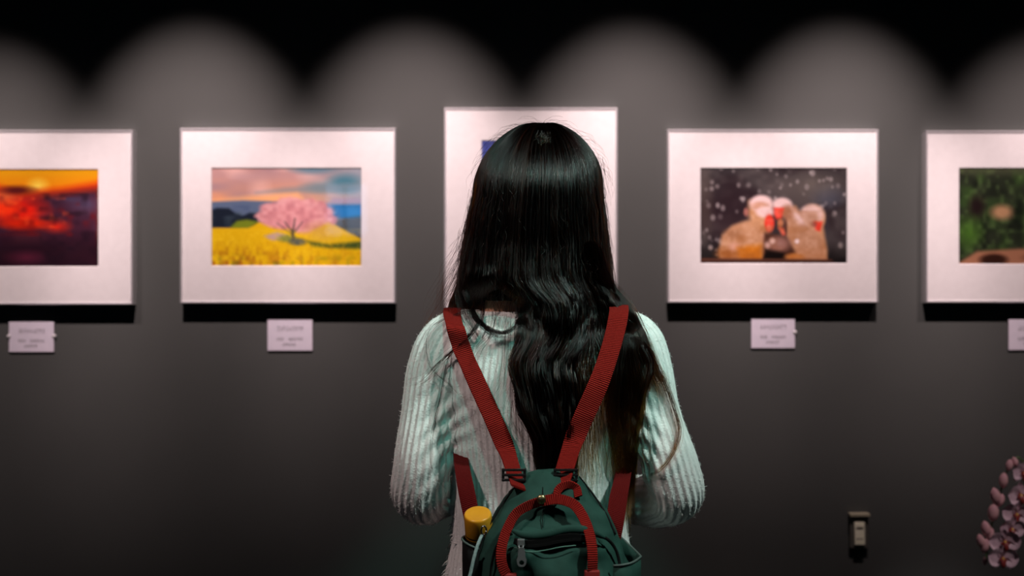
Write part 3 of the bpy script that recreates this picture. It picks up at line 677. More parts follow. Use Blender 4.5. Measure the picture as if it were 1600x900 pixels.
# frayed hem threads on the left side of the sweater
thr = noise_mat('frayed_thread', (.62, .60, .58, 1), (.7, .68, .66, 1), 60, .9)
bm = bmesh.new()
for k in range(46):
    z = random.uniform(.84, .975); a = random.uniform(PI*.92, PI*1.12); hw = np.interp(z, [.80, .88, .95, 1.05], [.165, .15, .138, .136])
    p = np.array((X0+hw*math.cos(a), YC+.108*math.sin(a), z)); L = random.uniform(.004, .013); d = np.array((-1, random.uniform(-.5, .3), random.uniform(-1, .5))); d /= np.linalg.norm(d)
    tube(bm, [p-d*.003, p+d*L*.5+np.array((0, 0, -.001)), p+d*L+np.array((0, 0, -.004))], [.0011, .0008, .0004], 5)
o_ = bm_obj('frayed_threads', bm, thr, sweater, True); o_['kind'] = 'stuff'

# trousers and shoes (below the frame)
den = noise_mat('dark_denim', (.018, .022, .034, 1), (.03, .035, .05, 1), 200, .85, .2, 500)
bm = bmesh.new(); rings_mesh(bm, [ell_ring(X0, YC, z, hw, hd) for z, hw, hd in ((.90, .138, .098), (.84, .156, .111), (.78, .155, .108), (.74, .13, .09))])
for s_ in (-1, 1):
    tube(bm, [(X0+s_*.075, YC, .84), (X0+s_*.082, YC+.01, .62), (X0+s_*.085, YC+.005, .46), (X0+s_*.087, YC-.02, .28), (X0+s_*.088, YC-.02, .10)], [.084, .074, .058, .056, .052], 24, n=30)
link('trousers', remeshed(bm, .006, 5), den, person, True)
shoe_m = noise_mat('white_sneaker', (.55, .54, .52, 1), (.6, .59, .57, 1), 60, .6); sole_m = mat('rubber_sole', (.35, .34, .33, 1), .7)
for s_ in (-1, 1):
    bm = bmesh.new(); tube(bm, [(X0+s_*.088, YC-.065, .06), (X0+s_*.088, YC-.03, .058), (X0+s_*.092, YC+.05, .05), (X0+s_*.098, YC+.12, .036), (X0+s_*.10, YC+.165, .03)], [.026, .040, .042, .040, .02], 20, n=20)
    for v in bm.verts: v.co.z = max(v.co.z, .016)
    sh = bm_obj('shoe', bm, shoe_m, person, True)
    bm = bmesh.new(); out = []
    for z in (0, .018):
        out.append([Vector((X0+s_*.094+math.cos(a)*.042, YC+.05+math.sin(a)*.128, z)) for a in np.linspace(0, 2*PI, 28, endpoint=False)])
    rings_mesh(bm, out); bm_obj('sole', bm, sole_m, sh)

# ------------------------------------------------------------------ hair
def hair_material(name):
    m = bpy.data.materials.new(name); m.use_nodes = True; n = m.node_tree.nodes; l = m.node_tree.links
    n.remove(n['Principled BSDF']); h = n.new('ShaderNodeBsdfHairPrincipled'); h.parametrization = 'MELANIN'
    h.inputs['IOR'].default_value = 1.42; h.inputs['Roughness'].default_value = .22; h.inputs['Radial Roughness'].default_value = .35; h.inputs['Random Roughness'].default_value = .5
    h.inputs['Melanin Redness'].default_value = .55
    a = n.new('ShaderNodeAttribute'); a.attribute_name = 'melanin'; l.new(a.outputs['Fac'], h.inputs['Melanin'])
    l.new(h.outputs[0], n['Material Output'].inputs[0]); return m
HM = hair_material('black_brown_hair')

def curves_obj(name, P, rad, mel, m, parent):
    """P: N x K x 3 points, rad/mel: N x K"""
    N, K = P.shape[:2]
    hc = bpy.data.hair_curves.new(name); hc.add_curves([K]*N)
    hc.attributes['position'].data.foreach_set('vector', P.reshape(-1).astype(np.float32))
    for nm, arr in (('radius', rad), ('melanin', mel)):
        a = hc.attributes.get(nm) or hc.attributes.new(nm, 'FLOAT', 'POINT')
        a.data.foreach_set('value', np.broadcast_to(arr, (N, K)).reshape(-1).astype(np.float32))
    hc.materials.append(m)
    o = bpy.data.objects.new(name, hc); COL.objects.link(o)
    o.parent = parent; o.matrix_parent_inverse = parent.matrix_world.inverted()
    return o

def to_world(px, py, y):
    d = y-CAMY
    return np.stack([(px-800)/FPX*d, y, CAMZ+(450-py)/FPX*d], -1)

HY = -1.185
def lerp_rows(py, rows):
    r = np.array(rows); return np.interp(py, r[:, 0], r[:, 1])
W_ROWS = [(300, 101), (350, 109), (400, 115), (450, 122), (490, 128)]
C_ROWS = [(190, 846), (300, 841), (350, 839), (400, 838), (450, 838), (490, 836)]
def table(u, py, T):
    """x of strand u at photo height py from key rows T: [(py, [(u,x)...])...]"""
    xs = np.stack([np.interp(u, [a for a, _ in r], [b_ for _, b_ in r]) for _, r in T])      # R x N
    ks = np.array([p for p, _ in T]); f = np.clip(np.interp(py, ks, np.arange(len(ks))), 0, len(ks)-1.0001)
    i = f.astype(int); w = f-i; w = w*w*(3-2*w)
    ii = np.arange(len(u))[:, None]
    return xs[i, ii]*(1-w)+xs[i+1, ii]*w
ROWS_MAIN = [(430, [(0, 722), (.2, 768), (.21, 782), (.8, 935), (1, 958)]),
             (480, [(0, 706), (.2, 752), (.205, 808), (.8, 925), (1, 966)]),
             (520, [(0, 700), (.2, 745), (.205, 812), (.8, 922), (.82, 935), (1, 1003)]),
             (570, [(0, 700), (.2, 738), (.205, 794), (.8, 900), (.82, 950), (1, 1018)]),
             (630, [(0, 702), (.2, 735), (.205, 806), (.8, 905), (.82, 948), (1, 1004)]),
             (700, [(0, 702), (.2, 735), (.205, 834), (.8, 900), (.82, 958), (1, 992)]),
             (800, [(0, 704), (.2, 730), (.205, 852), (.8, 900), (.82, 978), (1, 988)])]

def main_hair(N, K, seed, smin, smax, rad):
    r = np.random.default_rng(seed)
    NC = 900
    cphi = r.uniform(-118, 118, NC); cs = r.uniform(smin, smax, NC); cend = r.uniform(0, 1, NC); cph = r.uniform(0, 6.28, (NC, 3)); camp = r.uniform(.4, 1.4, NC)
    cid = r.integers(0, NC, N)
    dphi = r.normal(0, 2.6, N); ds = r.normal(0, .012, N)
    t = np.linspace(0, 1, K)[None, :]
    cl = 1-.55*np.clip(t*1.3-.2, 0, 1)
    phi = np.radians(cphi[cid][:, None]+dphi[:, None]*cl*1.0)
    s = np.clip(cs[cid][:, None]+ds[:, None]*cl, smin*.97, smax+.01)
    u = (np.sin(phi)+1)/2
    um = u.mean(1)
    end = np.where(um < .23, 600+110*cend[cid], np.where(um < .81, 690+60*cend[cid], 560+230*cend[cid]**1.3))+r.normal(0, 14, N)
    end = np.where(np.abs(cphi[cid]) > 92, 560+80*cend[cid], end)
    th_len = 150.0   # path length over the skull in px
    end = np.where(cphi[cid] > 92, 455+15*cend[cid], end)
    L = th_len+(end-300)
    q = .03+(t**.95)*1.0
    dist = q*L[:, None]
    th = np.clip(dist/th_len, 0, 1)*PI/2
    on = dist < th_len
    py = np.where(on, 300-111*np.cos(th), 300+(dist-th_len))
    py = py+5*np.exp(-(np.degrees(th)/9)**2)+(1-s)*60*np.clip(1-th/1.2, 0, 1)
    cx = lerp_rows(py, C_ROWS)
    w = np.where(on, 101*np.sin(th)**1.08, lerp_rows(py, W_ROWS))
    x = cx+w*np.sin(phi)*s
    D = np.where(on, .122*np.sin(th), np.interp(py, [300, 380, 450, 500], [.122, .118, .125, .14]))
    y = HY-D*np.cos(phi)*s
    # below the collar, follow the key rows and drape over the back
    lo = np.clip((py-430)/50, 0, 1); lo = lo*lo*(3-2*lo)
    xt = table(um, py, ROWS_MAIN)
    xt = xt+(u-um[:, None])*120*np.clip(1-(py-480)/400, .3, 1)
    x = x*(1-lo)+xt*lo
    left = (um < .23)[:, None]
    zz = CAMZ+(450-py)/FPX*1.68; xx = (x-800)/FPX*1.68
    yb = back_y(xx, np.clip(zz, .8, 1.30))-.004-.022*np.clip((s-smin)/(smax-smin), 0, 1)
    rgt = (um > .81)[:, None]
    uc = np.clip((um[:, None]-.53)/.30, -1, 1)
    yb = np.where((py < 560) & ~rgt, np.minimum(yb, np.interp(py, [430, 500, 560], [-1.300, -1.308, -1.30])+.045*uc**2-.014*(s-smin)/(smax-smin)), yb)
    yb = np.where(rgt, np.minimum(yb+.010, np.interp(py, [430, 480, 520, 560], [-1.262, -1.250, -1.235, -1.22])), yb)
    side = np.clip((np.abs(np.degrees(phi))-60)/30, 0, 1)*(~left)*0
    fr = np.interp(py, [440, 480, 505, 720], [0, .5, 1, 1])
    yl = np.interp(py, [440, 478, 490, 505, 560, 720], [-1.21, -1.17, -1.125, -1.085, -1.072, -1.072])-.012*s
    front = left | (np.abs(cphi[cid]) > 92)[:, None]
    yt = np.where(front, yl, yb)
    y = y*(1-lo)+yt*lo
        # waves
    g_ = np.clip((py-300)/220, 0, 1)
    ph = cph[cid]
    x = x+camp[cid][:, None]*g_*(3.2*np.sin(py/58+ph[:, :1])+1.8*np.sin(py/23+ph[:, 1:2]))+g_*r.normal(0, 1.3, (N, 1))*np.sin(py/31+r.uniform(0, 6, (N, 1)))
    g2 = np.clip((py-215)/120, 0, 1)
    cd_ = r.normal(0, 1, NC)[cid][:, None]
    y = y+g_*.003*np.sin(py/40+ph[:, 2:3])+g2*.0038*cd_+g_*.0015*np.sin(py/13+ph[:, :1])*cd_
    x = x+g2*r.normal(0, .8, (N, 1))*np.sin(py/17+r.uniform(0, 6, (N, 1)))
    # frizz towards the edges
    P = to_world(x, py, y)
    ex = np.clip(1-t, 0, 1)
    R_ = rad*(.35+.65*np.clip((1-t)*4, 0, 1))*np.ones((N, 1))
    brown = np.clip((py-520)/180, 0, 1)*(um > .78)[:, None]+np.clip((py-560)/150, 0, 1)*left
    thin = r.random(N) < .5
    kp = ~((um > .83) & thin)
    mel = np.clip(1.0-.42*brown-r.uniform(0, .05, (N, 1))-.22*(r.random(NC)[cid][:, None]**4), .45, 1)
    R_ = R_*r.uniform(.6, 1.35, (N, 1)); P, R_, mel = P[kp], R_[kp], mel[kp]
    return P, R_, mel
P, R_, mel = main_hair(17000, 34, 11, .88, 1.0, .00026)
hair = curves_obj('hair', P, R_, mel, HM, person); hair['label'] = 'long straight black hair falling down the back'
P2, R2_, mel2 = main_hair(5000, 30, 12, .72, .88, .00030)

# dark inner volume so that the hair is dense
core_m = noise_mat('dense_hair_core', (.003, .0025, .0022, 1), (.006, .005, .0045, 1), 140, .9, .5, 400, spec=.03)
bm = bmesh.new(); rings = []
for th in np.linspace(.05, PI/2, 14):
    py = 300-109*math.cos(th)+6; w = 101*math.sin(th)*.90; D = .122*math.sin(th)*.90
    rings.append([Vector(to_world(np.array(841+w*math.sin(a)), np.array(py), np.array(HY-D*math.cos(a)*(1 if math.cos(a) > 0 else .55)))) for a in np.linspace(-PI, PI, 40, endpoint=False)])
for py in np.linspace(315, 470, 10):
    w = lerp_rows(py, W_ROWS)*.85*np.interp(py, [315, 440, 470], [1, .92, .80]); cx = lerp_rows(py, C_ROWS)+np.interp(py, [430, 470], [0, 6]); D = np.interp(py, [300, 380, 450, 500], [.122, .118, .122, .125])*.86
    k_ = np.interp(py, [315, 380, 470], [.45, .1, -.1])
    rings.append([Vector(to_world(np.array(cx+w*math.sin(a)), np.array(py), np.array(HY-D*math.cos(a)*(1 if math.cos(a) > 0 else k_)))) for a in np.linspace(-PI, PI, 40, endpoint=False)])
rings_mesh(bm, rings); core = bm_obj('hair_underlayer', bm, core_m, hair, True)
# sheet-like inner mass hanging over the back, with real thickness
bm = bmesh.new(); rings = []
for py in np.linspace(452, 735, 24):
    a_ = float(np.interp(py, [440, 480, 520, 570, 630, 700, 735], [775, 822, 826, 816, 830, 852, 862])); b_ = float(np.interp(py, [440, 480, 520, 570, 700, 735], [950, 945, 925, 900, 892, 885]))
    ring = []
    n_ = 12
    for k in range(n_+1):
        x = a_+(b_-a_)*k/n_; xx = (x-800)/FPX*1.68; z = CAMZ+(450-py)/FPX*1.68
        uc = 2*k/n_-1; yb = min(float(back_y(xx, min(z, 1.30))), float(np.interp(py, [430, 500, 560], [-1.262, -1.275, -1.27]))+.05*uc*uc if py < 560 else 9)
        ring.append((x, yb+.004-.004*math.sin(PI*k/n_)))
    pts = [Vector(to_world(np.array(x), np.array(py), np.array(y-.006*math.sin(PI*k/n_)))) for k, (x, y) in enumerate(ring)]
    pts += [Vector(to_world(np.array(x), np.array(py), np.array(y+.012))) for x, y in ring[::-1]]
    rings.append(pts)
rings_mesh(bm, rings); bm_obj('hair_underlayer', bm, core_m, hair, True)
curves_obj('inner_strands', P2, R2_, mel2, HM, hair)

def wisps(name, guides, K, rad, parent, seed=5):
    """guides: (points [(px,py,lift)], count, spread px start/end, melanin end)  lift = metres in front of the back"""
    r = np.random.default_rng(seed); out = []; RR = []; MM = []
    for pts, cnt, sp0, sp1, me_ in guides:
        C = catmull(pts, K); t = np.linspace(0, 1, K)
        for k in range(cnt):
            q = r.normal(0, 1, 2); e = r.uniform(.7, 1.08)
            tt = np.clip(t*e, 0, 1)
            c = np.stack([np.interp(tt, t, C[:, j]) for j in range(3)], 1)
            sp = sp0+(sp1-sp0)*tt
            x = c[:, 0]+q[0]*sp+r.normal(0, .35)*sp*np.sin(tt*r.uniform(4, 12)+r.uniform(0, 6))+np.sin(tt*r.uniform(8, 22)+r.uniform(0, 6))*1.0
            py = c[:, 1]+q[1]*sp*.6+np.cos(tt*r.uniform(5, 14))*1.0
            yy = back_y((x-800)/FPX*1.68, np.clip(CAMZ+(450-py)/FPX*1.68, .8, 1.3))
            lift = c[:, 2]
            ysh = HY-.124*np.sqrt(1-np.clip((x-838)/124, -.98, .98)**2); f_ = np.clip((py-420)/75, 0, 1)
            y = np.where(lift >= 0, ysh*(1-f_)+np.minimum(yy, -1.215)*f_-lift*f_-.002-abs(r.normal(0, .003)), lift+r.normal(0, .006))
            out.append(to_world(x, py, y)); RR.append(rad*(1.05-.7*tt)*r.uniform(.7, 1.2)); MM.append(1-(1-me_)*np.clip(tt*1.4-.3, 0, 1)-r.uniform(0, .05))
    return curves_obj(name, np.array(out), np.array(RR), np.array(MM), HM, parent)
G = []
# right shoulder locks, brown at the ends
G += [([(935, 385, .004), (950, 440, .02), (985, 490, .02), (1012, 545, .008), (1040, 605, .006), (1056, 650, .006), (1060, 680, .006), (1050, 712, .006), (1030, 735, .006), (1012, 744, .006)], 70, 4, 1.6, .62),
      ([(925, 380, .004), (944, 435, .02), (978, 480, .02), (1000, 530, .012), (1022, 580, .010), (1040, 618, .008)], 330, 3.5, 6, .66),
      ([(930, 385, .004), (947, 440, .02), (985, 490, .02), (1005, 540, .010), (1018, 575, .008), (1036, 600, .006)], 240, 3, 7, .7),
      ([(925, 380, .004), (944, 440, .02), (972, 510, .022), (980, 560, .018), (985, 610, .015), (982, 660, .015), (975, 700, .02)], 230, 4, 11, .66),
      ([(920, 380, .004), (940, 440, .02), (965, 520, .022), (968, 580, .018), (972, 640, .015), (978, 700, .015), (985, 745, .02), (984, 780, .02), (977, 815, .02)], 190, 5, 2.2, .60),
      ([(920, 380, .004), (940, 440, .02), (968, 520, .02), (962, 580, .02), (958, 640, .02), (968, 690, .02), (962, 740, .02)], 110, 4, 7, .66),
      ([(985, 520, .012), (1000, 580, .012), (1008, 640, .008), (1015, 690, .008), (1012, 730, .008), (1004, 765, .008)], 10, 3, 2, .7),
      ([(975, 560, .02), (995, 600, .015), (1005, 650, .01), (1003, 700, .008), (1010, 745, .01)], 12, 6, 4, .7)]
# left: strands crossing the shoulder blade
G += [([(756, 470, .02), (752, 500, .02), (722, 535, .014), (700, 555, .01), (678, 575, .01), (665, 590, .01)], 30, 1.6, 2.5, .95),
      ([(752, 500, .02), (730, 530, .014), (700, 555, .010), (668, 592, .01), (652, 600, .01), (640, 598, .01)], 12, 1.5, 7, .9),
      ([(748, 505, .02), (712, 545, .012), (700, 560, .01), (688, 620, .01), (676, 670, .01), (673, 720, .01), (680, 745, .01), (695, 762, .01)], 9, 1.4, 1, .95),
      ([(740, 480, .02), (690, 500, .01), (668, 520, .01), (665, 550, .01), (676, 578, .01), (700, 600, .01), (725, 622, .01), (760, 628, .012)], 9, 2, 2.0, .9),
      ([(735, 470, .02), (742, 495, .02), (760, 512, .015), (785, 520, .015), (805, 510, .015), (813, 490, .02)], 90, 2.4, 2.2, 1.),
      ([(725, 455, .025), (740, 490, .02), (757, 512, .015), (775, 525, .015), (800, 525, .015)], 50, 3, 3, 1.),
      ([(765, 455, .025), (775, 490, .02), (768, 520, .015), (745, 550, .012), (735, 590, .01)], 14, 4, 5, .95),
      ([(800, 455, .03), (792, 500, .02), (790, 560, .012), (785, 600, .01), (765, 630, .01)], 16, 6, 6, .9),
      ([(815, 480, .03), (812, 560, .016), (822, 620, .012), (845, 670, .01), (850, 705, .01)], 120, 4, 5, .95),
      ([(820, 540, .02), (806, 600, .012), (800, 660, .01), (825, 700, .01)], 24, 5, 8, .9),
      ([(730, 430, .02), (722, 470, .01), (733, 500, .01), (750, 530, .01)], 50, 6, 4, .95)]
for k in range(420):      # single messy strands lying over the back of the head
    a = random.uniform(-1.15, 1.15); p0 = random.uniform(215, 470); ln = random.uniform(30, 110); pts = []
    for q in range(6):
        py = p0+ln*q/5; xx = 840+lerp_rows(py, W_ROWS)*.97*math.sin(a)+random.uniform(-3.5, 3.5)+(q-2.5)*random.uniform(-2, 2)
        th_ = math.acos(min(1, max(-1, (300-py)/109))) if py < 300 else PI/2
        if py < 300: xx = 841+101*math.sin(th_)**1.08*math.sin(a)+random.uniform(-1, 1)
        Dq = .122*math.sin(th_) if py < 300 else float(np.interp(py, [300, 380, 450, 500], [.122, .118, .122, .124]))
        pts.append((xx, py, HY-Dq*math.cos(a)-.004-random.uniform(0, .003)))
    G.append((pts, 1, .4, .8, random.choice((.55, .75, .9))))
# flyaways beside the head (negative third value = world y)
for k in range(70):
    sy = random.uniform(330, 450); L = random.uniform(40, 110); sx = lerp_rows(sy, C_ROWS)-lerp_rows(sy, W_ROWS)+random.uniform(-2, 10)
    b0 = random.uniform(4, 26)
    G.append(([(sx+4, sy-40, -1.2), (sx, sy, -1.205), (sx-b0*.6, sy+L*.5, -1.21), (sx-b0*1.5, min(sy+L, 512), -1.215)], 4, 1.5, 4, .9))
for k in range(26):
    sy = random.uniform(380, 440); G.append(([(722, sy-30, -1.2), (715, sy, -1.205), (700-random.uniform(0, 10), sy+35, -1.21), (690-random.uniform(0, 25), min(sy+80, 500), -1.215), (668-random.uniform(0, 15), 512, -1.22)], 2, 2, 4, .88))
for k in range(50):
    sy = random.uniform(280, 440); L = random.uniform(30, 80); sx = lerp_rows(sy, C_ROWS)+lerp_rows(sy, W_ROWS)-random.uniform(-1, 8)
    b0 = random.uniform(2, 12)
    G.append(([(sx-3, sy-40, -1.2), (sx, sy, -1.205), (sx+b0*.8, sy+L*.5, -1.21), (sx+b0*.7, sy+L, -1.215)], 3, 1.2, 3, .9))
for k in range(64):
    a = random.uniform(-1.25, 1.25); d0 = random.uniform(2, 14)
    pts = []
    for q, f in ((0, 0), (.10, .6), (.22, 1.0), (.34, .8)):
        aa = a+math.copysign(q*1.2, a); rr = 1+f*d0/110
        pts.append((846+103*math.sin(aa)*rr, 303-112*math.cos(aa)*rr, -1.20-.01*random.random()))
    G.append((pts, 1, .5, 2, .9))
wisps('loose_strands', G, 26, .00016, hair)
# lighter short hairs and bare scalp at the crown whorl
G2 = []
for k in range(60):
    a = random.uniform(0, 2*PI); L = random.uniform(3, 16); cx = 849+random.gauss(0, 5); cy = 205+abs(random.gauss(0, 8))
    G2.append(([(cx, cy-3, -1.268), (cx+math.cos(a)*L*.2, cy+L*.5, -1.272), (cx+math.cos(a)*L*.6, cy+L, -1.272)], 1, .6, 1, .20))
wisps('crown_whorl', G2, 6, .00022, hair, 8)

# short fuzz standing off the knit
tri_i = rng.integers(0, nv, 26000)
pz = co2[tri_i]; nz_ = no[tri_i]; keep = (pz[:, 2] > .84) & (pz[:, 1] < -1.02); pz = pz[keep]; nz_ = nz_[keep]
d = nz_+rng.normal(0, .55, nz_.shape); d /= np.linalg.norm(d, axis=1)[:, None]
L = rng.uniform(.0015, .0042, (len(pz), 1)); d2 = d+rng.normal(0, .6, d.shape)
FP = np.stack([pz-nz_*.0005, pz+d*L*.5, pz+d*L*.5+d2*L*.4], 1)
fz = mat('white_fuzz', (.78, .77, .75, 1), .9, spec=.1)
o_ = curves_obj('knit_fuzz', FP, np.array([[.00022, .00018, .00008]]), np.ones((1, 3)), fz, sweater); o_['kind'] = 'stuff'

# ------------------------------------------------------------------ backpack
web = mat('red_webbing', (0.30, 0.014, 0.009, 1), .8, spec=.12)
def webbing(m, pitch=.0029):
    n, l, b = NT(m); uv = n.new('ShaderNodeUVMap'); sep = n.new('ShaderNodeSeparateXYZ'); l.new(uv.outputs[0], sep.inputs[0])
    a = n.new('ShaderNodeMath'); a.operation = 'MULTIPLY'; a.inputs[1].default_value = 2*PI/pitch; l.new(sep.outputs['Y'], a.inputs[0])
    s1 = n.new('ShaderNodeMath'); s1.operation = 'SINE'; l.new(a.outputs[0], s1.inputs[0])
    c = n.new('ShaderNodeMath'); c.operation = 'MULTIPLY'; c.inputs[1].default_value = 2*PI/.0016; l.new(sep.outputs['X'], c.inputs[0])
    s2 = n.new('ShaderNodeMath'); s2.operation = 'SINE'; l.new(c.outputs[0], s2.inputs[0])
    ad = n.new('ShaderNodeMath'); ad.operation = 'MULTIPLY_ADD'; ad.inputs[1].default_value = .4; l.new(s2.outputs[0], ad.inputs[0]); l.new(s1.outputs[0], ad.inputs[2])
    bp = n.new('ShaderNodeBump'); bp.inputs['Strength'].default_value = 1; bp.inputs['Distance'].default_value = .0006; l.new(ad.outputs[0], bp.inputs['Height']); l.new(bp.outputs[0], b.inputs['Normal'])
    mr = n.new('ShaderNodeMapRange'); mr.inputs[1].default_value = -1; l.new(s1.outputs[0], mr.inputs[0])
    mx = n.new('ShaderNodeMix'); mx.data_type = 'RGBA'; mx.inputs[6].default_value = (.13, .004, .003, 1); mx.inputs[7].default_value = b.inputs['Base Color'].default_value
    l.new(mr.outputs[0], mx.inputs[0]); l.new(mx.outputs[2], b.inputs['Base Color'])
webbing(web)
canvas = noise_mat('green_canvas', (0.013, 0.044, 0.034, 1), (0.018, 0.058, 0.045, 1), 40, .8, .35, 900, spec=.15, dist=.0005)
dark = noise_mat('dark_lining', (.005, .005, .005, 1), (.008, .008, .008, 1), 60, .9, spec=.1)
plast = mat('black_plastic', (.01, .01, .01, 1), .25)
steel = mat('gunmetal', (.22, .23, .23, 1), .45, .6)
bag = empty('backpack', (0.06, -1.39, .62))
tag(bag, 'green canvas backpack with red webbing straps and handles on the woman', 'backpack')

YF = -1.455      # camera-side face of the bag
# rows: photo y, left, right edge, face y
BAG = [(733, 838, 884, -1.372), (738, 826, 897, -1.388), (752, 812, 912, -1.402), (775, 793, 930, -1.422), (800, 774, 948, -1.436), (830, 755, 964, -1.447), (865, 742, 978, -1.455), (905, 736, 988, -1.460), (960, 734, 992, -1.462), (1080, 736, 992, -1.462), (1130, 745, 984, -1.455), (1150, 765, 965, -1.435)]
bm = bmesh.new(); rings = []
pyb = np.r_[np.linspace(733, 800, 14), np.linspace(806, 1150, 46)]
br = np.array(BAG, float)
def bag_face(px, py):
    """face depth of the bag at a pixel"""
    l_, r_, f_ = [np.interp(py, br[:, 0], br[:, k]) for k in (1, 2, 3)]
    u = np.clip((px-(l_+r_)/2)/((r_-l_)/2), -1, 1); return f_+.030*abs(u)**3.2
bag_in = []
for py in pyb:
    l_, r_, f_ = [float(np.interp(py, br[:, 0], br[:, k])) for k in (1, 2, 3)]
    c = (l_+r_)/2; hw = (r_-l_)/2; back = -1.322-.004; ring = []
    zc = CAMZ+(450-py)/FPX*1.62
    yin = float(min(back_y(.06, max(zc, .82)), -1.30))-.010
    dep = (yin-f_)/2; yc_ = (yin+f_)/2
    for a in np.linspace(0, 2*PI, 72, endpoint=False):
        cs, sn = math.cos(a), math.sin(a); p_ = 3.4
        x = math.copysign(abs(cs)**(2/p_), cs)*hw; y = math.copysign(abs(sn)**(2/p_), sn)*dep
        wob = 1+.010*math.sin(py/17+cs*5)+.008*math.sin(py/9.+sn*4+cs*9)
        # crumples and soft fold ridges under the handles
        y2 = yc_+y*wob + (.004*math.exp(-((py-812-18*cs)/9)**2) if sn < 0 else 0)
        ring.append(Vector(to_world(np.array(c+x*wob), np.array(py), np.array(y2))))
    rings.append(ring)
rings_mesh(bm, rings)
ctex = bpy.data.textures.new('canvas_folds', 'CLOUDS'); ctex.noise_scale = .035; ctex.noise_depth = 2
def folds(o, k):
    m = o.modifiers.new('folds', 'DISPLACE'); m.texture = ctex; m.strength = k; m.mid_level = .5; m.texture_coords = 'GLOBAL'; return o
folds(bm_obj('main_compartment', bm, canvas, bag, True), .012)

def on_bag(px, py, off): return np.array(to_world(np.array(float(px)), np.array(float(py)), np.array(bag_face(px, py)-off)))
def decal(pts, off): return [on_bag(x, y, off) for x, y in pts]
# front pocket: puffed slab following the face, its top edge sagging
bm = bmesh.new(); NXp, NYp = 60, 54; grid = []
for j in range(NYp+1):
    v = j/NYp; py = 826+v*270
    row = []
    for i in range(NXp+1):
        u = i/NXp*2-1
        shrink = 1-.30*max(0, 1-v*7)**2.2
        l_ = np.interp(py, [826, 850, 900, 1100], [778, 768, 764, 764]); r_ = np.interp(py, [826, 850, 900, 1100], [958, 966, 972, 974])
        cxp = (l_+r_)/2; hwp = (r_-l_)/2*shrink
        px = cxp+u*hwp
        edge = (1-abs(u)**5)*min(1, v*9)**.6*min(1, (1-v)*8)**.6
        pyy = py+4*math.sin((u+.2)*2.2)*(1-v)+3*math.cos(u*3.6)*max(0, 1-v*5)
        off = -.004+.030*edge+.0035*math.sin(px/13+py/19)*edge+.004*math.sin(px/29-py/15)*edge
        off -= .011*math.exp(-((pyy-848)/9)**2)*(1 if abs(u) < .8 else 0)*(1 if px < 915 else .6)
        row.append(bm.verts.new(Vector(on_bag(px, pyy, off))))
    grid.append(row)
for j in range(NYp):
    for i in range(NXp): bm.faces.new((grid[j][i], grid[j][i+1], grid[j+1][i+1], grid[j+1][i]))
pocket = folds(bm_obj('front_pocket', bm, canvas, bag, True), .010)
# pocket piping on the right shoulder of the pocket
bm = bmesh.new(); tube(bm, [on_bag(x, y, o) for x, y, o in ((932, 837, .026), (948, 842, .026), (960, 855, .022), (967, 875, .018), (970, 905, .016), (972, 1000, .016))], .0022, 8, n=50)
bm_obj('piping', bm, dark, pocket, True)
bm = bmesh.new(); tube(bm, [on_bag(x, y, o) for x, y, o in ((800, 834, .026), (784, 842, .024), (774, 858, .018), (768, 885, .014), (764, 930, .012))], .0018, 8, n=50)
bm_obj('piping', bm, dark, pocket, True)
# flap lip above the zip
bm = bmesh.new()
lip = [(800, 829), (815, 835), (835, 837), (858, 834), (880, 828), (905, 827), (930, 833), (945, 840)]
tube(bm, [on_bag(x, y, .030) for x, y in lip], [.002, .005, .006, .006, .006, .006, .004, .002], 12, n=50, squash=.7)
bm_obj('zip_flap', bm, canvas, pocket, True)
# zip: dark gap, tape, teeth
zp = [(803, 845), (825, 852), (850, 850), (875, 845), (900, 842), (925, 842)]
zpts = [on_bag(x, y, .0275) for x, y in zp]
zipper = ribbon('zipper', zpts, [np.array((0, -.15, 1.))]*len(zpts), [.008, .015, .018, .018, .015, .006], .002, dark, pocket, 50)
bm = bmesh.new(); zc_ = catmull([on_bag(x, y+1, .029) for x, y in zp], 62)
for p in zc_[2:-2]: box(bm, p[0]-.0007, p[0]+.0007, p[1]-.0008, p[1]+.0006, p[2]-.0018, p[2]+.0018)
o_ = bm_obj('zipper_teeth', bm, plast, zipper); o_['kind'] = 'stuff'
bm = bmesh.new(); tube(bm, [on_bag(x, y+10, .0315) for x, y in zp[:5]], .0006, 6, n=40); bm_obj('stitching', bm, noise_mat('green_thread', (.09, .22, .17, 1), (.1, .24, .18, 1), 50, .7), pocket, True)
# slider and pull tab with hole
c = on_bag(814, 848, .035)
bm = bmesh.new(); box(bm, c[0]-.0048, c[0]+.0048, c[1]-.003, c[1]+.003, c[2]-.004, c[2]+.005, .0012); slider = bm_obj('zip_slider', bm, steel, bag)
bm = bmesh.new(); T0 = on_bag(815, 855, .040); T1 = on_bag(815, 887, .040)
out, inn = [], []
cz = (T0[2]+T1[2])/2; hl = (T0[2]-T1[2])/2; hwid = .0058
for a in np.linspace(0, 2*PI, 32, endpoint=False):
    x = math.copysign(abs(math.cos(a))**.6, math.cos(a))*hwid*(1.12 if math.sin(a) < 0 else .85); z = math.copysign(abs(math.sin(a))**.75, math.sin(a))*hl
    out.append((T0[0]+x, cz+z)); inn.append((T0[0]+math.cos(a)*.0034, cz-hl*.58+math.sin(a)*.0034))
y0, y1 = T0[1]-.0012, T0[1]+.0012
rings_mesh(bm, [[Vector((x, y0, z)) for x, z in out], [Vector((x, y1, z)) for x, z in out], [Vector((x, y1, z)) for x, z in inn], [Vector((x, y0, z)) for x, z in inn], [Vector((x, y0, z)) for x, z in out]], False, False)
bm_obj('pull_tab', bm, steel, slider)
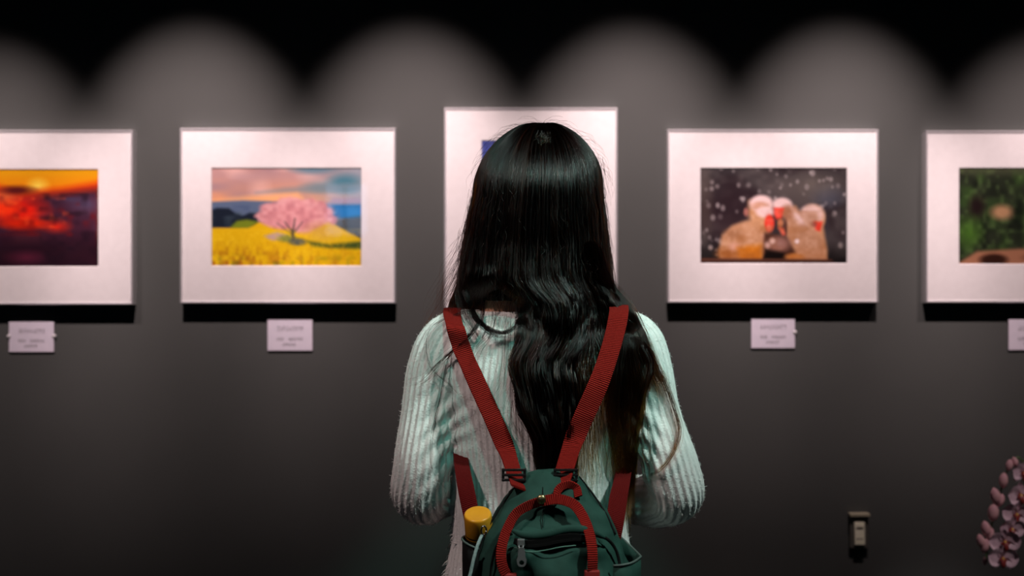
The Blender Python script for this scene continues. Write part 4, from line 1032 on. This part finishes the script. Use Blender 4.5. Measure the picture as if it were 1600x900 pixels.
bm = bmesh.new(); tube(bm, [c+np.array((-.003, -.003, -.003)), c+np.array((-.002, -.006, -.006)), c+np.array((.002, -.006, -.006)), c+np.array((.003, -.003, -.003))], .001, 6, n=12); bm_obj('pull_ring', bm, steel, slider, True)

# webbing handles joined at the snap
fwd = np.array((0, -1, 0))
h1 = [(846, 783, .012), (826, 790, .016), (806, 803, .022), (793, 826, .030), (785, 850, .038), (783, 872, .040), (787, 890, .036), (796, 905, .028)]
h2 = [(846, 783, .014), (872, 780, .016), (896, 788, .020), (910, 806, .026), (920, 830, .034), (925, 855, .040), (926, 878, .040), (925, 900, .034)]
for nm, h_, dx in (('handle', h1, -1), ('handle', h2, 1)):
    pts = [on_bag(x, y, o_) for x, y, o_ in h_]
    wds = []
    for i in range(len(pts)):
        t = pts[min(i+1, len(pts)-1)]-pts[max(i-1, 0)]; t /= np.linalg.norm(t); wds.append(np.cross(t, fwd)*1.0+fwd*.35)
    hd = ribbon(nm, pts, wds, .0140, .0022, web, bag, 60)
    e = pts[-1]; bm = bmesh.new(); box(bm, e[0]-.010, e[0]+.010, e[1]-.004, e[1]+.003, e[2]-.012, e[2]+.008, .002)
    bm_obj('handle_anchor', bm, mat('red_patch', (.24, .010, .008, 1), .7), hd)
bm = bmesh.new(); s_c = on_bag(846, 780, .020)
lathe(bm, [(.0001, .004), (.005, .0035), (.0062, .002), (.0066, 0)], 20, Matrix.Translation(Vector(s_c)) @ Matrix.Rotation(PI/2, 4, 'X'))
bm_obj('snap_button', bm, mat('brass_snap', (.55, .44, .22, 1), .3, 1.0), bag, True)
# upper grab loop behind, seen as a red arc
pts = [on_bag(x, y, o_) for x, y, o_ in ((868, 786, .006), (872, 766, .010), (886, 757, .012), (900, 762, .010), (904, 776, .006))]
ribbon('grab_loop', pts, [np.array((0, -.4, 1.)), np.array((-.9, -.3, .5)), np.array((0, -.2, 1.)), np.array((.9, -.3, .5)), np.array((1, -.3, .2))], .011, .0035, web, bag, 40)
# central seam
bm = bmesh.new(); tube(bm, [on_bag(848, y, .0015) for y in (738, 760, 790, 812, 824)], .0007, 6, n=30); bm_obj('seam', bm, dark, bag, True)
bm = bmesh.new(); tube(bm, [on_bag(x, y, .002) for x, y in ((905, 745), (925, 770), (945, 800), (962, 835))], .0014, 6, n=30); bm_obj('seam', bm, dark, bag, True)
bm = bmesh.new(); tube(bm, [on_bag(x, y, .002) for x, y in ((818, 745), (796, 772), (776, 802), (757, 835), (744, 880))], .0014, 6, n=30); bm_obj('seam', bm, dark, bag, True)

# shoulder straps over the shoulders and down the back to the bag top
def drape(px, py, off):
    d = 1.66; x = (px-800)/FPX*d; z = CAMZ+(450-py)/FPX*d
    y = float(back_y(x, min(z, 1.30)))
    return y-off
def strap_path(pts):
    out = []
    for px, py, off in pts:
        y = drape(px, py, off) if off >= 0 else off
        out.append(np.array(WP(px, py, y)))
    return out
sl = [front_pt(-.058, z) for z in (1.11, 1.15, 1.19, 1.23, 1.26)]+[top_pt(-.092, y) for y in (-1.165, -1.20, -1.235)]+strap_path([(711, 510, -1.290), (722, 545, .014), (737, 580, .014), (755, 620, .016), (774, 662, .020), (792, 705, .026), (804, 742, -1.372), (810, 762, -1.412)])
ribbon('shoulder_strap', sl, [np.array((1, 0, .1))]*5+[np.array((1, 0, .0))]*2+[np.array((1, 0, -.1)), np.array((1, 0, -.3))]+[np.array((1, .05, -.45))]*7, [.027]*14+[.025, .022], .0028, web, bag, 110)
sr = [front_pt(.158, z) for z in (1.11, 1.15, 1.19, 1.23, 1.26)]+[top_pt(.160, -1.165, .006), top_pt(.163, -1.20, .012), top_pt(.163, -1.235, .022)]+strap_path([(967, 487, -1.283), (962, 515, -1.305), (950, 558, -1.330), (935, 600, -1.345), (915, 645, .038), (896, 690, .038), (882, 735, -1.382), (877, 760, -1.41)])
ribbon('shoulder_strap', sr, [np.array((1, 0, 0))]*8+[np.array((1, 0, .15)), np.array((1, -.05, .28))]+[np.array((1, -.05, .42))]*6, [.029]*15+[.024], .0028, web, bag, 110)
# lower straps running from under the arms to the bag sides
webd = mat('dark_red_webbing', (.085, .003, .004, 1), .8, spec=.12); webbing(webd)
ll = [front_pt(-.058, 1.12, .006), front_pt(-.064, 1.07, .005)]+[np.array(WP(*p)) for p in ((716, 676, -1.15), (719, 700, -1.23), (722, 730, -1.30), (729, 768, -1.345), (738, 812, -1.37), (748, 850, -1.385))]
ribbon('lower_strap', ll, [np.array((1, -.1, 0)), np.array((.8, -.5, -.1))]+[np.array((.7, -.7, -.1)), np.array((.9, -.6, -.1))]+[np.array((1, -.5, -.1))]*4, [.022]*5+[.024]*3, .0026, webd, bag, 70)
lr = [front_pt(.158, 1.12, .006), front_pt(.160, 1.07, .005)]+[np.array(WP(*p)) for p in ((977, 690, -1.15), (976, 722, -1.23), (972, 750, -1.30), (966, 780, -1.34), (961, 815, -1.37), (955, 850, -1.385))]
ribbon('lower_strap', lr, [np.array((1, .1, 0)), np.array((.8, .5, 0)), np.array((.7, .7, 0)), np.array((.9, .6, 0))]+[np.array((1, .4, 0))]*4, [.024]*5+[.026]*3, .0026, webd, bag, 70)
# ladder buckles at the strap ends
for (px, py) in ((803, 742), (884, 742)):
    c = np.array(WP(px, py, -1.392)); bm = bmesh.new(); w_ = .017
    box(bm, c[0]-w_, c[0]-w_+.004, c[1]-.003, c[1]+.003, c[2]-.009, c[2]+.009, .001); box(bm, c[0]+w_-.004, c[0]+w_, c[1]-.003, c[1]+.003, c[2]-.009, c[2]+.009, .001)
    for dz in (-.007, 0, .007): box(bm, c[0]-w_, c[0]+w_, c[1]-.0035, c[1]+.0025, c[2]+dz-.0016, c[2]+dz+.0016, .0006)
    bm_obj('ladder_buckle', bm, plast, bag)

# side pockets: curved sheets with a gaping mouth
def side_pocket(path_top, y0s, m):
    """path_top: (px, py, y) around the mouth; sheet hangs from it down to y=1080"""
    P = catmull(path_top, 30); bm = bmesh.new(); rows = []
    for v in np.linspace(0, 1, 14):
        row = []
        for (px, py, y) in P:
            p = np.array(WP(px, py, y)); z = p[2]*(1-v)+.70*v; c = np.array(((.5*(p[0]+y0s)), p[1]))
            k = 1-.35*v*v; row.append(np.array((y0s+(p[0]-y0s)*k, p[1], z)))
        rows.append(row)
    outer = [[bm.verts.new(Vector(p)) for p in r] for r in rows]
    for j in range(13):
        for i in range(29): bm.faces.new((outer[j][i], outer[j][i+1], outer[j+1][i+1], outer[j+1][i]))
    o = bm_obj('side_pocket', bm, m, bag, True); s = o.modifiers.new('thickness', 'SOLIDIFY'); s.thickness = .0018
    bm = bmesh.new(); tube(bm, [np.array(WP(*p)) for p in P], .0016, 8); bm_obj('pocket_hem', bm, noise_mat('grey_green_binding', (.05, .08, .07, 1), (.06, .09, .08, 1), 50, .6), o, True)
    return o
side_pocket([(958, 884, -1.470), (972, 883, -1.474), (988, 879, -1.468), (1000, 871, -1.440), (1000, 868, -1.410), (985, 853, -1.385), (966, 836, -1.372), (950, 822, -1.366)], .145, canvas)
side_pocket([(748, 858, -1.445), (738, 854, -1.448), (727, 848, -1.44), (722, 842, -1.42), (726, 838, -1.395), (740, 836, -1.385)], -.03, dark)

# bottle in the left side pocket
bc = np.array(WP(747, 812, -1.412)); tilt = Matrix.Rotation(math.radians(24), 4, 'X') @ Matrix.Rotation(math.radians(-3), 4, 'Y')
Mb = Matrix.Translation(Vector(bc)) @ tilt
bot = empty('bottle', Mb @ Vector((0, 0, -.20))); tag(bot, 'dark drink bottle with amber yellow cap in the left side pocket of the backpack', 'bottle')
capm = noise_mat('amber_cap', (.60, .25, .012, 1), (.68, .31, .02, 1), 30, .28)
bm = bmesh.new(); prof = [(.0001, .0095), (.0135, .0095), (.0165, .0105), (.0182, .0098), (.0190, .0075), (.0192, .002), (.0194, -.020), (.0190, -.0215)]
lathe(bm, prof, 48, Mb); 
cap = bm_obj('cap', bm, capm, bot, True); cap['label'] = 'amber yellow plastic cap'
bm = bmesh.new(); lathe(bm, [(.0196, -.0225), (.0198, -.0265), (.0190, -.027)], 40, Mb, False, False); bm_obj('cap_ring', bm, capm, bot, True)
glassy = mat('dark_bottle', (.012, .010, .009, 1), .08)
bm = bmesh.new(); lathe(bm, [(.0165, -.015), (.017, -.030), (.0215, -.034), (.0215, -.037), (.0185, -.041), (.022, -.052), (.026, -.070), (.0275, -.09), (.0275, -.195), (.024, -.20)], 40, Mb); bm_obj('bottle_body', bm, glassy, bot, True)
# clip and teal-grey cord hanging on the bag edge
ck = noise_mat('teal_grey_cord', (.16, .26, .25, 1), (.28, .40, .38, 1), 400, .6)
cp = [(753, 836, -1.468), (747, 850, -1.474), (741, 870, -1.478), (736, 892, -1.48), (732, 912, -1.482), (731, 950, -1.48)]
cord = ribbon('hanging_cord', [np.array(WP(*p)) for p in cp], [np.array((1, -.3, .3))]*len(cp), .0042, .0018, ck, bag, 50)
bm = bmesh.new(); r_ = [np.array(WP(756+5*math.cos(a)*.8, 829+7*math.sin(a), -1.468)) for a in np.linspace(0, 2*PI, 20)]
tube(bm, r_, .0012, 8); bm_obj('clip', bm, mat('bright_steel', (.7, .7, .7, 1), .15, 1.0), cord, True)

# ------------------------------------------------------------------ orchid
OY = -0.42
orchid = empty('potted_orchid', WP(1650, 1130, OY)); base = Vector(orchid.location)
tag(orchid, 'potted orchid with arching sprays of pale pink blooms at lower right', 'plant')
pet = noise_mat('pale_pink_petal', (.62, .40, .47, 1), (.72, .52, .58, 1), 60, .55); budm = noise_mat('pink_bud', (.50, .22, .26, 1), (.60, .34, .34, 1), 80, .5)
lipm = mat('crimson_lip', (.22, .025, .02, 1), .4); yel = mat('yellow_column', (.70, .42, .08, 1), .4); grn = noise_mat('orchid_stem', (.05, .10, .03, 1), (.08, .14, .04, 1), 40, .5); leafm = noise_mat('orchid_leaf', (.02, .07, .02, 1), (.03, .09, .03, 1), 20, .35)
def petal_mesh(L, Wd, cup, m, point=0.0):
    bm = bmesh.new(); NU, NV = 8, 8; g_ = []
    for i in range(NU+1):
        t = i/NU; row = []
        w = Wd*math.sin(PI*min(1, t*.93+.05))**.6*(1-point*t)
        for j in range(NV+1):
            s_ = j/NV*2-1; row.append(bm.verts.new((s_*w/2, cup*(s_*s_*.6+t*t*.5-.1)*L+.0008*math.sin(s_*7), t*L)))
        g_.append(row)
    for i in range(NU):
        for j in range(NV): bm.faces.new((g_[i][j], g_[i][j+1], g_[i+1][j+1], g_[i+1][j]))
    me = bpy.data.meshes.new('petal'); bm.to_mesh(me); bm.free(); me.materials.append(m); me.polygons.foreach_set('use_smooth', [True]*len(me.polygons)); return me
PM = petal_mesh(.033, .042, -.25, pet); SM = petal_mesh(.030, .022, -.2, pet, .2)
bm = bmesh.new(); tube(bm, [(0, -.002, .002), (0, -.008, -.004), (0, -.012, -.013), (0, -.008, -.020)], [.004, .006, .005, .0015], 10, n=12); tube(bm, [(-.009, -.008, -.002), (0, -.006, -.003), (.009, -.008, -.002)], [.002, .004, .002], 8, n=8)
LM = bpy.data.meshes.new('lip'); bm.to_mesh(LM); bm.free(); LM.materials.append(lipm)
bm = bmesh.new(); bmesh.ops.create_icosphere(bm, subdivisions=2, radius=.0032); bmesh.ops.scale(bm, verts=bm.verts, vec=(1, 1.6, 1)); bmesh.ops.translate(bm, verts=bm.verts, vec=(0, -.007, .001))
CM = bpy.data.meshes.new('column'); bm.to_mesh(CM); bm.free(); CM.materials.append(yel)
def sub(name, me, par, M4):
    o = bpy.data.objects.new(name, me); COL.objects.link(o); o.parent = par; o.matrix_local = M4; return o
def flower(px, py, y, yaw, pitch, roll, sc):
    f = bpy.data.objects.new('flower', None); COL.objects.link(f); f.empty_display_size = .02
    f.parent = orchid; f.matrix_parent_inverse = Matrix.Identity(4)
    f.location = Vector(WP(px, py, y))-base; f.rotation_euler = (pitch, roll, yaw); f.scale = (sc, sc, sc)
    for a in (math.radians(80), math.radians(-80)): sub('petal', PM, f, Matrix.Translation((0, -.002, 0)) @ Matrix.Rotation(a, 4, 'Y'))
    for a in (0, math.radians(132), math.radians(-132)): sub('sepal', SM, f, Matrix.Rotation(a, 4, 'Y'))
    sub('lip', LM, f, Matrix.Identity(4)); sub('column', CM, f, Matrix.Identity(4))
for a in ((1598, 738, -.43, .2, .15, .1, .92), (1592, 773, -.44, .25, .1, -.1, 1.0), (1588, 803, -.44, -.2, .15, .15, .95), (1579, 826, -.45, .2, .2, .1, .95),
          (1570, 846, -.46, -.3, .15, -.12, 1.0), (1566, 872, -.465, -.1, .1, .05, .98), (1622, 760, -.42, .3, 0, .3, 1), (1626, 795, -.41, .4, 0, .1, 1), (1612, 822, -.40, .5, .1, 0, .95)):
    flower(*a)
bm = bmesh.new(); lathe(bm, [(.0006, -.014), (.006, -.010), (.0085, -.003), (.0085, .004), (.0055, .011), (.0008, .015)], 14); BM_ = bpy.data.meshes.new('bud'); bm.to_mesh(BM_); bm.free(); BM_.materials.append(budm); BM_.polygons.foreach_set('use_smooth', [True]*len(BM_.polygons))
buds = [(1577, 727, .9, .2), (1586, 722, .8, -.3), (1568, 751, 1.15, .1), (1556, 776, 1.35, -.25), (1563, 782, 1.0, .35), (1552, 801, 1.35, .1), (1541, 827, 1.25, -.25), (1547, 835, 1.0, .2), (1533, 846, 1.1, -.3), (1539, 853, 1.1, .25), (1539, 877, .6, 0)]
for px, py, sc, rt in buds:
    f = bpy.data.objects.new('bud', BM_); COL.objects.link(f); f.parent = orchid; f.location = Vector(WP(px, py, OY))-base; f.rotation_euler = (0, rt, 0); f.scale = (sc, sc, sc*1.05)
for pth in ([(1650, 1130, OY), (1655, 900, OY+.03), (1640, 760, OY), (1612, 725, OY), (1600, 760, OY-.01), (1592, 800, OY-.01), (1580, 840, OY-.015), (1570, 880, OY-.02)],
            [(1648, 1130, OY), (1630, 900, OY+.04), (1612, 760, OY+.02), (1592, 715, OY+.02), (1572, 740, OY+.015), (1558, 790, OY+.01), (1547, 830, OY+.01), (1540, 878, OY)]):
    bm = bmesh.new(); tube(bm, [WP(*p) for p in pth], .0022, 8, n=80); bm_obj('stem', bm, grn, orchid, True)
# leaves, pot and stand below the frame
for k, a in enumerate((.3, 1.5, 2.6, 3.9, 5.2)):
    bm = bmesh.new(); d = Vector((math.cos(a), math.sin(a)*.7, 0)); sd = Vector((-d.y, d.x, 0)).normalized(); g_ = []
    for i in range(13):
        t = i/12; p = base+d*.20*t*1.0+Vector((0, 0, .02+.10*math.sin(t*2.2))); w = .03*math.sin(PI*min(1, t*.9+.1))**.7
        g_.append([bm.verts.new(p+sd*w*q+Vector((0, 0, .008*q*q))) for q in (-1, -.5, 0, .5, 1)])
    for i in range(12):
        for j in range(4): bm.faces.new((g_[i][j], g_[i][j+1], g_[i+1][j+1], g_[i+1][j]))
    bm_obj('leaf', bm, leafm, orchid, True)
Mp = Matrix.Translation(base)
potm = noise_mat('white_glazed_pot', (.4, .4, .4, 1), (.45, .45, .44, 1), 10, .25)
ph = min(.13, base.z-.05)
bm = bmesh.new(); lathe(bm, [(.055, -ph), (.062, -ph+.01), (.078, -.01), (.082, .012), (.078, .012), (.072, 0), (.0005, -.004)], 40, Mp); bm_obj('pot', bm, potm, orchid, True)
stand = empty('plant_stand', (base.x, base.y, 0)); tag(stand, 'low black square plant stand under the orchid', 'stand')
zt = base.z-ph
bm = bmesh.new(); box(bm, base.x-.14, base.x+.14, base.y-.14, base.y+.14, zt-.02, zt, .003); bm_obj('top', bm, M['black'], stand)
for sx in (-1, 1):
    for sy in (-1, 1):
        bm = bmesh.new(); box(bm, base.x+sx*.12-.012, base.x+sx*.12+.012, base.y+sy*.12-.012, base.y+sy*.12+.012, 0, max(.03, zt-.02)); bm_obj('leg', bm, M['black'], stand)
